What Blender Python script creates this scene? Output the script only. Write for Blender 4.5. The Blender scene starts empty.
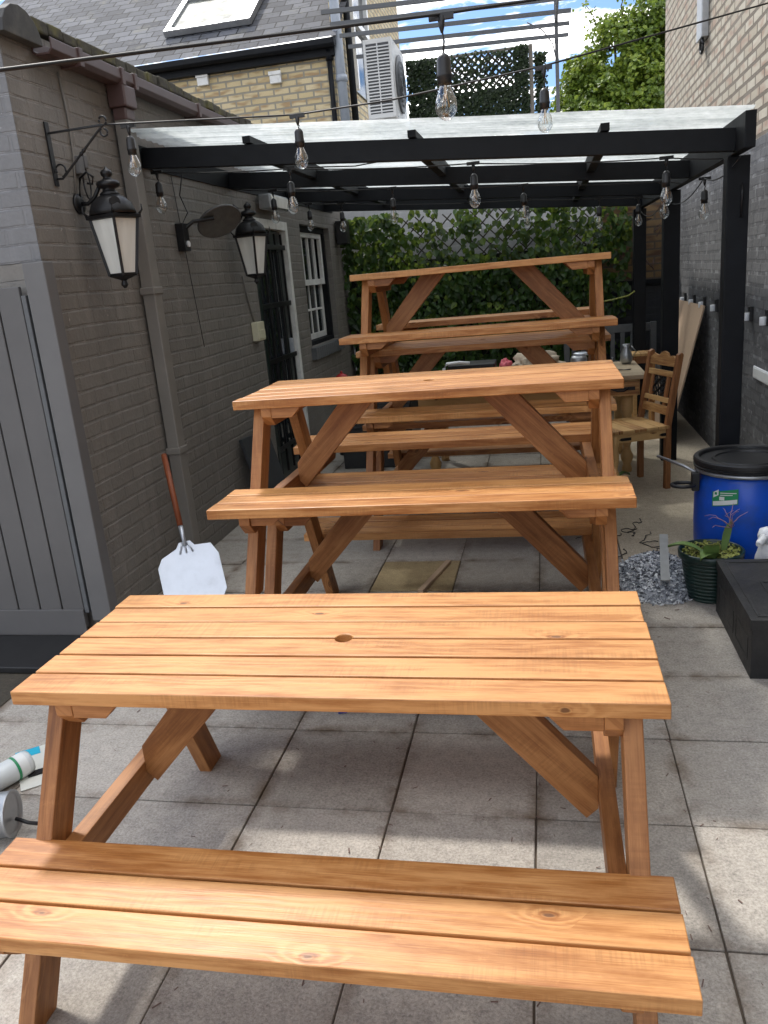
import bpy, bmesh, math, random
from mathutils import Vector, Matrix, noise as mnoise
R = math.radians
random.seed(7)
scene = bpy.context.scene
col = scene.collection
V = Vector

# ------------------------------------------------------------------ node helpers
class NT:
    def __init__(s, tree):
        s.t = tree; s.n = tree.nodes; s.l = tree.links
    def new(s, typ, ins=None, **kw):
        n = s.n.new(typ)
        for k, v in kw.items(): setattr(n, k, v)
        for k, v in (ins or {}).items():
            sock = n.inputs[k]
            if hasattr(v, 'links') or hasattr(v, 'is_output'): s.l.new(v, sock)
            else: sock.default_value = v
        return n
    def math(s, op, a, b=0.0, c=None, clamp=False):
        n = s.n.new('ShaderNodeMath'); n.operation = op; n.use_clamp = clamp
        for i, v in enumerate((a, b, c)):
            if v is None: continue
            if hasattr(v, 'is_output'): s.l.new(v, n.inputs[i])
            else: n.inputs[i].default_value = v
        return n.outputs[0]
    def mix(s, f, a, b, mode='MIX'):
        n = s.n.new('ShaderNodeMix'); n.data_type = 'RGBA'; n.blend_type = mode
        for i, v in ((0, f), (6, a), (7, b)):
            if hasattr(v, 'is_output'): s.l.new(v, n.inputs[i])
            else:
                if i != 0 and len(v) == 3: v = (*v, 1)
                n.inputs[i].default_value = v
        return n.outputs[2]
    def noise(s, vec, scale=5, detail=3, rough=.55, dist=0.0):
        n = s.new('ShaderNodeTexNoise', {'Scale': scale, 'Detail': detail, 'Roughness': rough, 'Distortion': dist})
        if vec is not None: s.l.new(vec, n.inputs['Vector'])
        return n.outputs[0]
    def ramp(s, fac, stops, interp='LINEAR'):
        n = s.n.new('ShaderNodeValToRGB'); cr = n.color_ramp; cr.interpolation = interp
        while len(cr.elements) < len(stops): cr.elements.new(.5)
        for e, (p, c) in zip(cr.elements, stops):
            e.position = p
            if not hasattr(c, '__len__'): c = (c, c, c)
            e.color = (*c[:3], 1)
        s.l.new(fac, n.inputs[0]); return n.outputs[0]
    def pos(s): return s.n.new('ShaderNodeNewGeometry').outputs['Position']
    def obj(s): return s.n.new('ShaderNodeTexCoord').outputs['Object']
    def scale(s, vec, x, y, z):
        n = s.n.new('ShaderNodeVectorMath'); n.operation = 'MULTIPLY'
        s.l.new(vec, n.inputs[0]); n.inputs[1].default_value = (x, y, z); return n.outputs[0]
    def comb(s, x, y, z=0.0):
        n = s.n.new('ShaderNodeCombineXYZ')
        for i, v in enumerate((x, y, z)):
            if hasattr(v, 'is_output'): s.l.new(v, n.inputs[i])
            else: n.inputs[i].default_value = v
        return n.outputs[0]
    def sep(s, vec):
        n = s.n.new('ShaderNodeSeparateXYZ'); s.l.new(vec, n.inputs[0]); return n.outputs
    def bump(s, h, strength=.5, dist=.01, normal=None):
        n = s.n.new('ShaderNodeBump'); n.inputs['Strength'].default_value = strength; n.inputs['Distance'].default_value = dist
        s.l.new(h, n.inputs['Height'])
        if normal is not None: s.l.new(normal, n.inputs['Normal'])
        return n.outputs[0]

def mat(name):
    m = bpy.data.materials.new(name); m.use_nodes = True
    m.node_tree.nodes.clear()
    nt = NT(m.node_tree)
    out = nt.n.new('ShaderNodeOutputMaterial')
    b = nt.n.new('ShaderNodeBsdfPrincipled')
    nt.l.new(b.outputs[0], out.inputs[0])
    return m, nt, b, out
def seti(nt, b, **kw):
    for k, v in kw.items():
        k = k.replace('_', ' ')
        if hasattr(v, 'is_output'): nt.l.new(v, b.inputs[k])
        else:
            if k == 'Base Color' and len(v) == 3: v = (*v, 1)
            b.inputs[k].default_value = v

def m_plain(name, c, rough=.6, metal=0., var=.12, scale=30, bump=.0, spec=None, dirt=None):
    """base colour with a gentle mottling, so no surface is one flat value"""
    m, nt, b, o = mat(name)
    p = nt.obj()
    n = nt.noise(p, scale, 4, .6)
    n2 = nt.noise(p, scale*.17, 3, .6)
    f = nt.math('ADD', nt.math('MULTIPLY', n, .6), nt.math('MULTIPLY', n2, .6))
    lo = tuple(x*(1-var) for x in c); hi = tuple(min(1, x*(1+var)) for x in c)
    cc = nt.ramp(f, [(.35, lo), (.85, hi)])
    if dirt:
        dm = nt.ramp(nt.noise(p, dirt[1], 5, .65), [(.48, 0), (.66, 1)])
        cc = nt.mix(nt.math('MULTIPLY', dm, dirt[2]), cc, dirt[0])
    rr = nt.math('ADD', nt.math('MULTIPLY', n2, .3), rough-.15)
    seti(nt, b, Base_Color=cc, Roughness=rr, Metallic=metal)
    if spec is not None: b.inputs['Specular IOR Level'].default_value = spec
    if bump: nt.l.new(nt.bump(n, bump, .004), b.inputs['Normal'])
    return m

def m_wood(name, dark, mid, light, knot=(.10, .035, .012), rough=.5, ringk=130, contrast=1., bv=.16):
    m, nt, b, o = mat(name)
    uvn = nt.n.new('ShaderNodeUVMap'); uvn.uv_map = 'UVMap'
    sdn = nt.n.new('ShaderNodeUVMap'); sdn.uv_map = 'seed'
    u, v, _ = nt.sep(uvn.outputs[0]); s1, s2, _ = nt.sep(sdn.outputs[0])
    sd = nt.math('MULTIPLY', s1, 57.)
    n1 = nt.noise(nt.comb(nt.math('MULTIPLY', u, 1.6), nt.math('MULTIPLY', v, 9.), sd), 1., 3, .5)
    # knots
    vo = nt.n.new('ShaderNodeTexVoronoi'); vo.voronoi_dimensions = '2D'; vo.inputs['Scale'].default_value = 1.
    vo.inputs['Randomness'].default_value = .9
    nt.l.new(nt.comb(nt.math('MULTIPLY_ADD', u, 3.4, sd), nt.math('MULTIPLY_ADD', v, 7.5, nt.math('MULTIPLY', sd, 3.3)), 0.), vo.inputs['Vector'])
    kd = nt.math('MULTIPLY_ADD', nt.noise(nt.comb(nt.math('MULTIPLY', u, 22.), nt.math('MULTIPLY', v, 45.), sd), 1., 2, .5), .09, nt.math('SUBTRACT', vo.outputs['Distance'], .045)); kc = nt.sep(vo.outputs['Color'])[0]
    keep = nt.math('GREATER_THAN', kc, .76)
    bend = nt.math('MULTIPLY', nt.ramp(kd, [(0, 1), (.34, 0)], 'EASE'), keep)
    core = nt.math('MULTIPLY', nt.ramp(kd, [(.030, 1), (.05, 0)]), keep)
    ring_k = nt.math('MULTIPLY', nt.ramp(kd, [(.035, 0), (.06, 1), (.10, 0)]), keep)
    ph = nt.math('ADD', nt.math('MULTIPLY', v, ringk), nt.math('MULTIPLY', n1, 30.))
    ph = nt.math('ADD', ph, nt.math('MULTIPLY', bend, 13.))
    ring = nt.math('MULTIPLY_ADD', nt.math('SINE', ph), .5, .5)
    ring = nt.math('POWER', ring, 1.6)
    fib = nt.noise(nt.comb(nt.math('MULTIPLY', u, 7.), nt.math('MULTIPLY', v, 330.), sd), 1., 3, .6)
    blot = nt.noise(nt.comb(nt.math('MULTIPLY', u, 3.5), nt.math('MULTIPLY', v, 16.), nt.math('ADD', sd, 9.)), 1., 5, .68)
    f = nt.math('MULTIPLY_ADD', ring, nt.math('MULTIPLY_ADD', bend, .14, .085*contrast), .15)
    f = nt.math('MULTIPLY_ADD', fib, .42*contrast, f)
    f = nt.math('MULTIPLY_ADD', nt.math('SUBTRACT', blot, .5), .75, nt.math('ADD', f, .33))
    f = nt.math('MULTIPLY_ADD', nt.math('SUBTRACT', s2, .5), bv, f)
    f = nt.math('MULTIPLY_ADD', ring_k, -.28, f)
    cc = nt.ramp(f, [(.36, dark), (.60, mid), (.84, light)])
    saw = nt.noise(nt.comb(nt.math('MULTIPLY', u, 160.), nt.math('MULTIPLY', v, 6.), sd), 1., 2, .5)
    sawm = nt.ramp(nt.noise(nt.comb(nt.math('MULTIPLY', u, 3.), nt.math('MULTIPLY', v, 12.), nt.math('ADD', sd, 31.)), 1., 2, .5), [(.52, 0), (.62, 1)])
    cc = nt.mix(nt.math('MULTIPLY', nt.math('MULTIPLY', nt.ramp(saw, [(.45, 0), (.6, 1)]), sawm), .22), cc, tuple(x*.55 for x in mid))
    cc = nt.mix(nt.math('MULTIPLY', core, .85), cc, knot)
    sc = nt.noise(nt.comb(nt.math('MULTIPLY', u, 30.), nt.math('MULTIPLY', v, 30.), sd), 1., 4, .7)
    cc = nt.mix(nt.math('MULTIPLY', nt.ramp(sc, [(.62, 0), (.75, 1)]), .22), cc, tuple(min(1, x*1.5) for x in light))
    seti(nt, b, Base_Color=cc, Roughness=nt.math('MULTIPLY_ADD', fib, .25, rough-.12))
    b.inputs['Specular IOR Level'].default_value = .4
    h = nt.math('ADD', nt.math('MULTIPLY', ring, -.4), fib)
    nt.l.new(nt.bump(h, .35, .0012), b.inputs['Normal'])
    return m

def m_brick(name, axis, c1, c2, mortar, bw=.225, bh=.075, ms=.010, bumpk=.6, rough=.8, varc=None, paint=False, skew=0.):
    """brick / block courses in world units on a wall facing `axis`"""
    m, nt, b, o = mat(name)
    p = nt.pos(); x, y, z = nt.sep(p)
    h = y if axis == 'x' else x
    wob = nt.noise(p, 2.2, 2, .5)
    zz = nt.math('ADD', z, nt.math('MULTIPLY', nt.math('SUBTRACT', wob, .5), .018))
    fine = nt.noise(p, 60, 4, .65)
    hh = nt.math('ADD', h, nt.math('MULTIPLY', nt.math('SUBTRACT', fine, .5), .008))
    zz = nt.math('ADD', zz, nt.math('MULTIPLY', nt.math('SUBTRACT', fine, .5), .007))
    bt = nt.n.new('ShaderNodeTexBrick'); bt.offset = .5
    nt.l.new(nt.comb(hh, zz, 0.), bt.inputs['Vector'])
    for k, v in (('Scale', 1.), ('Mortar Size', ms), ('Mortar Smooth', .35 if paint else .15), ('Bias', 0.), ('Brick Width', bw), ('Row Height', bh)):
        bt.inputs[k].default_value = v
    bt.inputs['Color1'].default_value = (0, 0, 0, 1); bt.inputs['Color2'].default_value = (1, 1, 1, 1); bt.inputs['Mortar'].default_value = (.5, .5, .5, 1)
    fac = bt.outputs['Fac']; rnd = bt.outputs['Color']
    if paint:
        wz = nt.math('MULTIPLY_ADD', nt.math('SUBTRACT', nt.noise(p, 7, 3, .6), .5), .012, zz)
        cf = nt.math('ABSOLUTE', nt.math('SUBTRACT', nt.math('FRACT', nt.math('DIVIDE', wz, bh)), .5))
        course = nt.math('MULTIPLY', nt.ramp(cf, [(.43, 0), (.495, 1)]), nt.ramp(nt.noise(p, 4, 3, .6), [(.3, .35), (.65, 1)]))
        fac = nt.math('MAXIMUM', nt.math('MULTIPLY', fac, .4), nt.math('MULTIPLY', course, .8))
    big = nt.noise(p, 1.3, 4, .6)
    cc = nt.mix(rnd, c1, c2)
    if varc:
        cell = nt.noise(nt.comb(nt.math('MULTIPLY', h, 4.4), nt.math('MULTIPLY', z, 13.3), 0.), 1., 1, .5)
        cc = nt.mix(nt.ramp(cell, [(.5, 0), (.68, 1)]), cc, varc)
    cc = nt.mix(nt.math('MULTIPLY', nt.ramp(fine, [(.3, 0), (.8, 1)]), .30), cc, tuple(q*.55 for q in c1))
    cc = nt.mix(nt.math('MULTIPLY', fac, .30 if paint else 1.), cc, mortar)
    cc = nt.mix(nt.math('MULTIPLY', nt.ramp(big, [(.35, 0), (.75, 1)]), .25), cc, tuple(q*.62 for q in c2))
    if paint:
        drip = nt.noise(nt.scale(p, 5, 5, .6), 1.8, 5, .65)
        cc = nt.mix(nt.math('MULTIPLY', nt.ramp(drip, [(.50, 0), (.68, 1)]), .22), cc, tuple(min(1, q*1.7) for q in c2))
        edge = nt.math('MULTIPLY', nt.ramp(cf, [(.41, 0), (.445, 1), (.475, 0)]), nt.ramp(nt.noise(p, 9, 4, .7), [(.46, 0), (.60, 1)]))  # patchy pale lines: highlights on the course edges, put into the colour
        cc = nt.mix(nt.math('MULTIPLY', edge, .55), cc, tuple(min(1, q*2.1) for q in c2))
        chip = nt.ramp(nt.noise(p, 33, 3, .6), [(.71, 0), (.74, 1)])
        cc = nt.mix(nt.math('MULTIPLY', chip, .5), cc, tuple(min(1, q*2.6) for q in c2))
    seti(nt, b, Base_Color=cc, Roughness=rough)
    hgt = nt.math('ADD', nt.math('MULTIPLY', fac, -1.), nt.math('MULTIPLY', fine, .30))
    hgt = nt.math('ADD', hgt, nt.math('MULTIPLY', nt.noise(p, 14, 3, .6), .5))
    nt.l.new(nt.bump(hgt, bumpk, .008), b.inputs['Normal'])
    return m, nt, b, cc, fac, (x, y, z), p

# ------------------------------------------------------------------ materials
M = {}
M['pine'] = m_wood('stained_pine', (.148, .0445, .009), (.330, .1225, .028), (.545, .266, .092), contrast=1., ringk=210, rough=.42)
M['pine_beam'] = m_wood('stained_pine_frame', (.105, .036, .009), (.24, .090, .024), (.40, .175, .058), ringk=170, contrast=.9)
M['rustic'] = m_wood('rustic_mango_wood', (.15, .055, .018), (.33, .16, .055), (.55, .34, .14), contrast=1.4, bv=.55)
M['rustic_dark'] = m_wood('dark_rustic_wood', (.085, .028, .010), (.17, .065, .022), (.28, .12, .045), contrast=1.3)
M['grey_wood'] = m_wood('weathered_table_wood', (.17, .12, .075), (.33, .25, .16), (.46, .37, .25), knot=(.06, .04, .02))
M['ply'] = m_plain('bare_plywood', (.46, .33, .225), .75, var=.10, scale=40)
M['handle_wood'] = m_wood('varnished_handle_wood', (.12, .028, .010), (.20, .050, .018), (.27, .08, .03))
M['black_paint'] = m_plain('black_painted_timber', (.0055, .0065, .0085), .6, var=.5, scale=9, bump=.5, spec=.22)
M['iron'] = m_plain('black_iron', (.007, .007, .008), .42, metal=.0, var=.4, scale=40, bump=.3, spec=.4)
M['cable'] = m_plain('black_rubber_cable', (.012, .012, .013), .5)
M['grey_pipe'] = m_plain('taupe_painted_pipe', (.185, .172, .153), .45, var=.15, scale=6)
M['gutter'] = m_plain('brown_plastic_gutter', (.080, .046, .042), .42, var=.25, scale=8)
M['gate'] = m_plain('blue_grey_gate_paint', (.105, .101, .100), .5, var=.14, scale=5, bump=.1)
M['gate_post'] = m_plain('grey_post_paint', (.125, .122, .121), .5, var=.12, scale=5)
M['white_paint'] = m_plain('white_gloss_paint', (.72, .72, .69), .35, var=.06, dirt=((.35, .33, .3), 9, .35))
M['door_paint'] = m_plain('dark_green_door_paint', (.010, .018, .017), .35, var=.3)
M['steel'] = m_plain('brushed_aluminium', (.62, .66, .72), .42, metal=.75, var=.12, scale=14, dirt=((.35, .37, .4), 7, .4))
M['galv'] = m_plain('galvanised_steel', (.40, .41, .42), .38, metal=.8, var=.2, scale=20)
M['cream_plastic'] = m_plain('cream_plastic', (.55, .53, .38), .5)
M['white_plastic'] = m_plain('white_plastic', (.74, .76, .78), .4, var=.05)
M['clear_plastic'] = m_plain('milky_plastic', (.62, .66, .66), .3, var=.05)
M['blue_drum'] = m_plain('blue_drum_plastic', (.006, .085, .55), .33, var=.15, scale=5, dirt=((.03, .06, .14), 6, .4))
M['black_plastic'] = m_plain('black_plastic', (.013, .013, .014), .42, var=.3, scale=20)
M['box_black'] = m_plain('black_foam_plastic', (.012, .012, .013), .55, var=.35, scale=120, bump=.5, dirt=((.06, .055, .05), 9, .25))
M['pot_green'] = m_plain('green_plastic_pot', (.008, .028, .024), .35, var=.25)
M['soil'] = m_plain('dry_soil', (.050, .042, .030), .95, var=.5, scale=60, bump=1.)
M['succulent'] = m_plain('succulent_green', (.12, .20, .05), .5, var=.3)
M['sprout'] = m_plain('yellow_green_sprouts', (.22, .24, .05), .7, var=.4)
M['twig'] = m_plain('dry_twig', (.16, .10, .08), .8, var=.3)
M['pink_twig'] = m_plain('pink_dry_flower_stem', (.30, .18, .20), .8, var=.3)
M['ceramic'] = m_plain('white_glazed_ceramic', (.75, .76, .76), .3, var=.05)
M['filament'] = m_plain('brass_filament', (.55, .32, .10), .4)
M['coping'] = m_plain('weathered_lead_coping', (.045, .045, .045), .75, var=.35, scale=12, bump=.6, dirt=((.12, .12, .10), 5, .6))
M['moss'] = m_plain('mossy_tile_edge', (.07, .065, .05), .95, var=.5, scale=30, bump=1.2, dirt=((.15, .14, .05), 8, .8))
M['ac'] = m_plain('aircon_casing', (.62, .62, .60), .45, var=.06)
M['ac_dark'] = m_plain('aircon_fins', (.06, .06, .065), .5)
M['window_dark'] = m_plain('dark_window_glass', (.02, .025, .03), .08, var=.2)
M['grey_metal'] = m_plain('grey_steel_bar', (.10, .105, .11), .5, var=.1)
M['grey_pvc'] = m_plain('grey_soil_pipe', (.30, .33, .37), .45, var=.1)
M['post_wood'] = m_plain('weathered_post', (.20, .18, .15), .8, var=.25)
M['trellis'] = m_plain('brown_trellis', (.05, .045, .03), .8, var=.3)
M['backing'] = m_plain('dark_netting', (.010, .014, .009), .95, var=.6, scale=20)
M['render_grey'] = m_plain('pale_render', (.42, .43, .43), .9, var=.12, scale=3)
M['grey_bench'] = m_plain('grey_painted_bench', (.10, .105, .11), .6, var=.2)
M['blue_scrap'] = m_plain('blue_plastic', (.01, .05, .30), .5)
M['red'] = m_plain('red_plastic', (.35, .012, .015), .45)
M['pink'] = m_plain('pink_wrap', (.65, .12, .16), .6)
M['cloth'] = m_plain('cream_cotton_bag', (.52, .44, .34), .95, var=.15, bump=.4)
M['green_pack'] = m_plain('green_printed_packet', (.10, .28, .05), .4, var=.5, scale=25, dirt=((.6, .25, .03), 18, .9))
M['sticker_green'] = m_plain('green_label', (.02, .25, .10), .5)
M['sticker_white'] = m_plain('white_label', (.72, .74, .72), .5, var=.03)
M['packet'] = m_plain('printed_card', (.62, .62, .56), .45, var=.08)
M['cyan'] = m_plain('cyan_print', (.02, .38, .55), .45)
M['dark_slab'] = m_plain('charcoal_board', (.03, .033, .036), .6, var=.25)
M['slate_mirror'] = m_plain('heater_face', (.14, .135, .125), .35, metal=.5, var=.3, scale=25)
M['heater_back'] = m_plain('heater_shell', (.11, .11, .11), .4, metal=.5)

# frosted lantern glass
m, nt, b, o = mat('frosted_lantern_glass')
p = nt.obj(); nn = nt.noise(nt.scale(p, 9, 9, 1.5), 1., 4, .6)
seti(nt, b, Base_Color=nt.ramp(nn, [(.3, (.62, .62, .57)), (.75, (.88, .88, .82))]), Roughness=.35)
b.inputs['Transmission Weight'].default_value = .0
M['frosted'] = m
# bulb glass (thin clear shell)
m, nt, b, o = mat('clear_bulb_glass')
fr = nt.n.new('ShaderNodeLayerWeight'); fr.inputs['Blend'].default_value = .35
tr = nt.n.new('ShaderNodeBsdfTransparent'); tr.inputs[0].default_value = (.93, .95, .95, 1)
gl = nt.n.new('ShaderNodeBsdfGlossy'); gl.inputs['Roughness'].default_value = .04
mx = nt.n.new('ShaderNodeMixShader')
nt.l.new(nt.math('MULTIPLY_ADD', fr.outputs['Facing'], .62, .10), mx.inputs[0]); nt.l.new(tr.outputs[0], mx.inputs[1]); nt.l.new(gl.outputs[0], mx.inputs[2])
nt.l.new(mx.outputs[0], o.inputs[0]); M['bulb'] = m
# window glass
m, nt, b, o = mat('window_glass')
seti(nt, b, Base_Color=(.02, .025, .028), Roughness=.05); b.inputs['Specular IOR Level'].default_value = .8
M['glass'] = m
# translucent roof sheet
m, nt, b, o = mat('translucent_roof_sheet')
p = nt.pos(); x, y, z = nt.sep(p)
dn = nt.noise(nt.scale(p, 1.2, 5, 1), 1.5, 5, .65)
dn2 = nt.noise(p, 22, 4, .7)
cc = nt.ramp(nt.math('ADD', nt.math('MULTIPLY', dn, .7), nt.math('MULTIPLY', dn2, .35)), [(.35, (.36, .40, .40)), (.66, (.78, .82, .82))])
tr = nt.n.new('ShaderNodeBsdfTransparent'); nt.l.new(nt.mix(.35, cc, (.9, .92, .92)), tr.inputs[0])
tl = nt.n.new('ShaderNodeBsdfTranslucent'); nt.l.new(cc, tl.inputs[0])
df = nt.n.new('ShaderNodeBsdfPrincipled'); nt.l.new(cc, df.inputs['Base Color']); df.inputs['Roughness'].default_value = .3
m1 = nt.n.new('ShaderNodeMixShader'); m1.inputs[0].default_value = .3
nt.l.new(tl.outputs[0], m1.inputs[1]); nt.l.new(df.outputs[0], m1.inputs[2])
m2 = nt.n.new('ShaderNodeMixShader'); m2.inputs[0].default_value = .68
nt.l.new(tr.outputs[0], m2.inputs[1]); nt.l.new(m1.outputs[0], m2.inputs[2])
nt.l.new(m2.outputs[0], o.inputs[0]); M['roof_sheet'] = m

# painted taupe brick (left), blue grey return wall
M['taupe_brick'], *_ = m_brick('taupe_painted_brick', 'x', (.180, .166, .148), (.198, .183, .163), (.150, .139, .124), paint=True, bumpk=1.1, rough=.55, ms=.009)
M['bluegrey_brick'], *_ = m_brick('blue_grey_painted_brick', 'y', (.175, .174, .178), (.195, .194, .198), (.145, .144, .150), paint=True, bumpk=.8, rough=.55, ms=.009)
M['yellow_brick'], *_ = m_brick('yellow_stock_brick', 'y', (.60, .47, .25), (.72, .60, .37), (.28, .26, .21), varc=(.40, .26, .13), bumpk=.8, bh=.086, ms=.013)
M['yellow_brick_side'], *_ = m_brick('yellow_stock_brick_side', 'x', (.60, .47, .25), (.72, .60, .37), (.28, .26, .21), varc=(.40, .26, .13), bumpk=.8, bh=.086, ms=.013)
M['black_brick'], *_ = m_brick('charcoal_painted_brick', 'y', (.018, .020, .024), (.024, .026, .030), (.012, .013, .015), paint=True, bumpk=.8, rough=.6)
M['ochre_brick'], *_ = m_brick('old_ochre_brick', 'y', (.20, .12, .05), (.26, .17, .08), (.10, .08, .06), varc=(.10, .05, .03), bumpk=.6)
M['cream_block'], *_ = m_brick('cream_block', 'y', (.42, .43, .43), (.46, .46, .45), (.36, .36, .35), paint=True, bumpk=.4, rough=.8)
# right wall: pale unpainted brick above, charcoal paint below a ragged line
m, nt, b, cc, fac, (x, y, z), p = m_brick('right_wall_brick', 'x', (.42, .36, .27), (.54, .49, .39), (.16, .13, .095), varc=(.38, .26, .19), bumpk=1.3, ms=.013)
big = nt.noise(p, 3.0, 4, .6); sm = nt.noise(nt.scale(p, 1, 6, 14), 1.3, 5, .7); sm2 = nt.noise(p, 26, 5, .7)
paint = nt.mix(nt.ramp(big, [(.35, 0), (.7, 1)]), (.088, .090, .094), (.155, .158, .162))
paint = nt.mix(nt.math('MULTIPLY', fac, .5), paint, (.055, .056, .06))
crk = nt.math('MULTIPLY', nt.ramp(fac, [(.3, 0), (.9, 1)]), nt.ramp(nt.noise(p, 7, 5, .7), [(.50, 0), (.60, 1)]))
paint = nt.mix(nt.math('MULTIPLY', crk, .5), paint, (.34, .35, .36))
streak = nt.math('MULTIPLY', nt.ramp(sm, [(.60, 0), (.70, 1)]), nt.ramp(sm2, [(.48, 0), (.6, 1)]))
lowz = nt.ramp(z, [(.25, 1.), (.8, .25)])
paint = nt.mix(nt.math('MULTIPLY', streak, nt.math('MULTIPLY_ADD', lowz, .45, .08)), paint, (.36, .37, .37))
line = nt.math('ADD', nt.math('MULTIPLY_ADD', y, .0, 2.24), nt.math('MULTIPLY', nt.math('SUBTRACT', big, .5), .06))
isp = nt.math('LESS_THAN', z, line)
nt.l.new(nt.mix(isp, cc, paint), b.inputs['Base Color']); M['right_brick'] = m

# slates
m, nt, b, o = mat('grey_roof_slates')
uvn = nt.n.new('ShaderNodeUVMap'); uvn.uv_map = 'UVMap'
uvw = uvn.outputs[0]; u, v, _ = nt.sep(uvw)
bt = nt.n.new('ShaderNodeTexBrick'); bt.offset = .5
fine = nt.noise(uvw, 25, 4, .6)
nt.l.new(nt.comb(nt.math('MULTIPLY_ADD', fine, .02, u), nt.math('MULTIPLY_ADD', fine, .012, v), 0.), bt.inputs['Vector'])
for k, vv in (('Scale', 1.), ('Mortar Size', .011), ('Mortar Smooth', .2), ('Brick Width', .28), ('Row Height', .19)): bt.inputs[k].default_value = vv
bt.inputs['Color1'].default_value = (0, 0, 0, 1); bt.inputs['Color2'].default_value = (1, 1, 1, 1)
cc = nt.mix(bt.outputs['Color'], (.045, .047, .055), (.115, .12, .135))
big = nt.noise(uvw, 7, 5, .7)
cc = nt.mix(nt.ramp(big, [(.55, 0), (.68, .75)]), cc, (.025, .025, .024))
cc = nt.mix(nt.ramp(nt.noise(uvw, 2.5, 5, .7), [(.56, 0), (.75, .7)]), cc, (.16, .155, .12))
cc = nt.mix(bt.outputs['Fac'], cc, (.012, .012, .014))
vf = nt.math('FRACT', nt.math('DIVIDE', v, .19))
seti(nt, b, Base_Color=cc, Roughness=.85)
b.inputs['Specular IOR Level'].default_value = .2
nt.l.new(nt.bump(nt.math('ADD', nt.math('MULTIPLY', vf, -.9), nt.math('MULTIPLY', fine, .3)), .8, .02), b.inputs['Normal']); M['slates'] = m

# concrete paving
def m_paving(name, c, patch=False):
    m, nt, b, o = mat(name)
    p = nt.pos()
    rnd = nt.n.new('ShaderNodeUVMap'); rnd.uv_map = 'seed'; s1, s2, _ = nt.sep(rnd.outputs[0])
    speck = nt.noise(p, 120, 5, .8); med = nt.noise(p, 22, 5, .7); big = nt.noise(p, 2.3, 5, .6); blot = nt.noise(p, 6.5, 5, .62)
    cc = nt.ramp(nt.math('ADD', nt.math('MULTIPLY', speck, .75), nt.math('MULTIPLY', med, .28)),
                 [(.36, tuple(x*.55 for x in c)), (.52, c), (.68, tuple(min(1, x*1.4) for x in c))])
    cc = nt.mix(nt.ramp(big, [(.45, 0), (.80, .22)]), cc, tuple(x*.55 for x in (c[0]*.98, c[1], c[2]*1.02)))
    cc = nt.mix(nt.ramp(blot, [(.60, 0), (.74, .28)]), cc, (.15, .105, .065))
    # pale spatter and small dark crumbs
    cc = nt.mix(nt.ramp(nt.noise(p, 48, 3, .5), [(.72, 0), (.77, .7)]), cc, (.55, .53, .50))
    cc = nt.mix(nt.ramp(nt.noise(p, 39, 4, .6), [(.70, 0), (.75, .75)]), cc, (.05, .035, .025))
    if not patch:
        x_, y_, z_ = nt.sep(p)
        def jd(c_, o_, P_): return nt.math('MULTIPLY', nt.math('ABSOLUTE', nt.math('SUBTRACT', nt.math('FRACT', nt.math('ADD', nt.math('DIVIDE', nt.math('SUBTRACT', c_, o_), P_), .5)), .5)), P_)
        dj = nt.math('MINIMUM', jd(x_, .909, .4475), jd(y_, .7275, .4545))
        near = nt.ramp(dj, [(.004, 1), (.05, 0)])
        dirt = nt.math('MULTIPLY', near, nt.ramp(nt.noise(p, 5, 5, .7), [(.42, 0), (.64, .85)]))
        cc = nt.mix(dirt, cc, (.135, .095, .062))
        k = nt.math('MULTIPLY_ADD', s1, .26, .86)
        hs = nt.n.new('ShaderNodeHueSaturation'); nt.l.new(k, hs.inputs['Value']); nt.l.new(cc, hs.inputs['Color'])
        cc = hs.outputs[0]
    seti(nt, b, Base_Color=cc, Roughness=.85)
    b.inputs['Specular IOR Level'].default_value = .25
    nt.l.new(nt.bump(nt.math('ADD', speck, nt.math('MULTIPLY', med, .8)), .7, .003), b.inputs['Normal'])
    return m
M['paving'] = m_paving('concrete_slabs', (.40, .368, .325))
M['concrete'] = m_paving('worn_concrete', (.46, .395, .30), True)
M['tan_slab'] = m_paving('tan_stained_slab', (.36, .28, .16), True)
M['joint'] = m_plain('dirty_joint_sand', (.085, .066, .048), .95, var=.5, scale=50)
M['chips'] = m_plain('blue_grey_plastic_chips', (.24, .27, .31), .35, var=.8, scale=40)

# leaf materials
def m_leaf(name, lo, mid, hi):
    m, nt, b, o = mat(name)
    sdn = nt.n.new('ShaderNodeUVMap'); sdn.uv_map = 'seed'; s1, s2, _ = nt.sep(sdn.outputs[0])
    cc = nt.ramp(s1, [(0, lo), (.6, mid), (1, hi)])
    seti(nt, b, Base_Color=cc, Roughness=.42)
    tl = nt.n.new('ShaderNodeBsdfTranslucent'); nt.l.new(nt.mix(.5, cc, hi), tl.inputs[0])
    mx = nt.n.new('ShaderNodeMixShader'); mx.inputs[0].default_value = .35
    nt.l.new(b.outputs[0], mx.inputs[1]); nt.l.new(tl.outputs[0], mx.inputs[2]); nt.l.new(mx.outputs[0], o.inputs[0])
    return m
M['ivy'] = m_leaf('ivy_leaves', (.008, .026, .005), (.040, .10, .014), (.26, .34, .05))
M['ivy_dark'] = m_leaf('dark_ivy_leaves', (.010, .022, .008), (.025, .045, .014), (.05, .08, .03))
M['tree_leaf'] = m_leaf('spring_tree_leaves', (.05, .10, .012), (.16, .24, .028), (.34, .42, .06))
M['bark'] = m_plain('brown_bark', (.09, .07, .05), .9, var=.4, scale=20, bump=.8)

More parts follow.
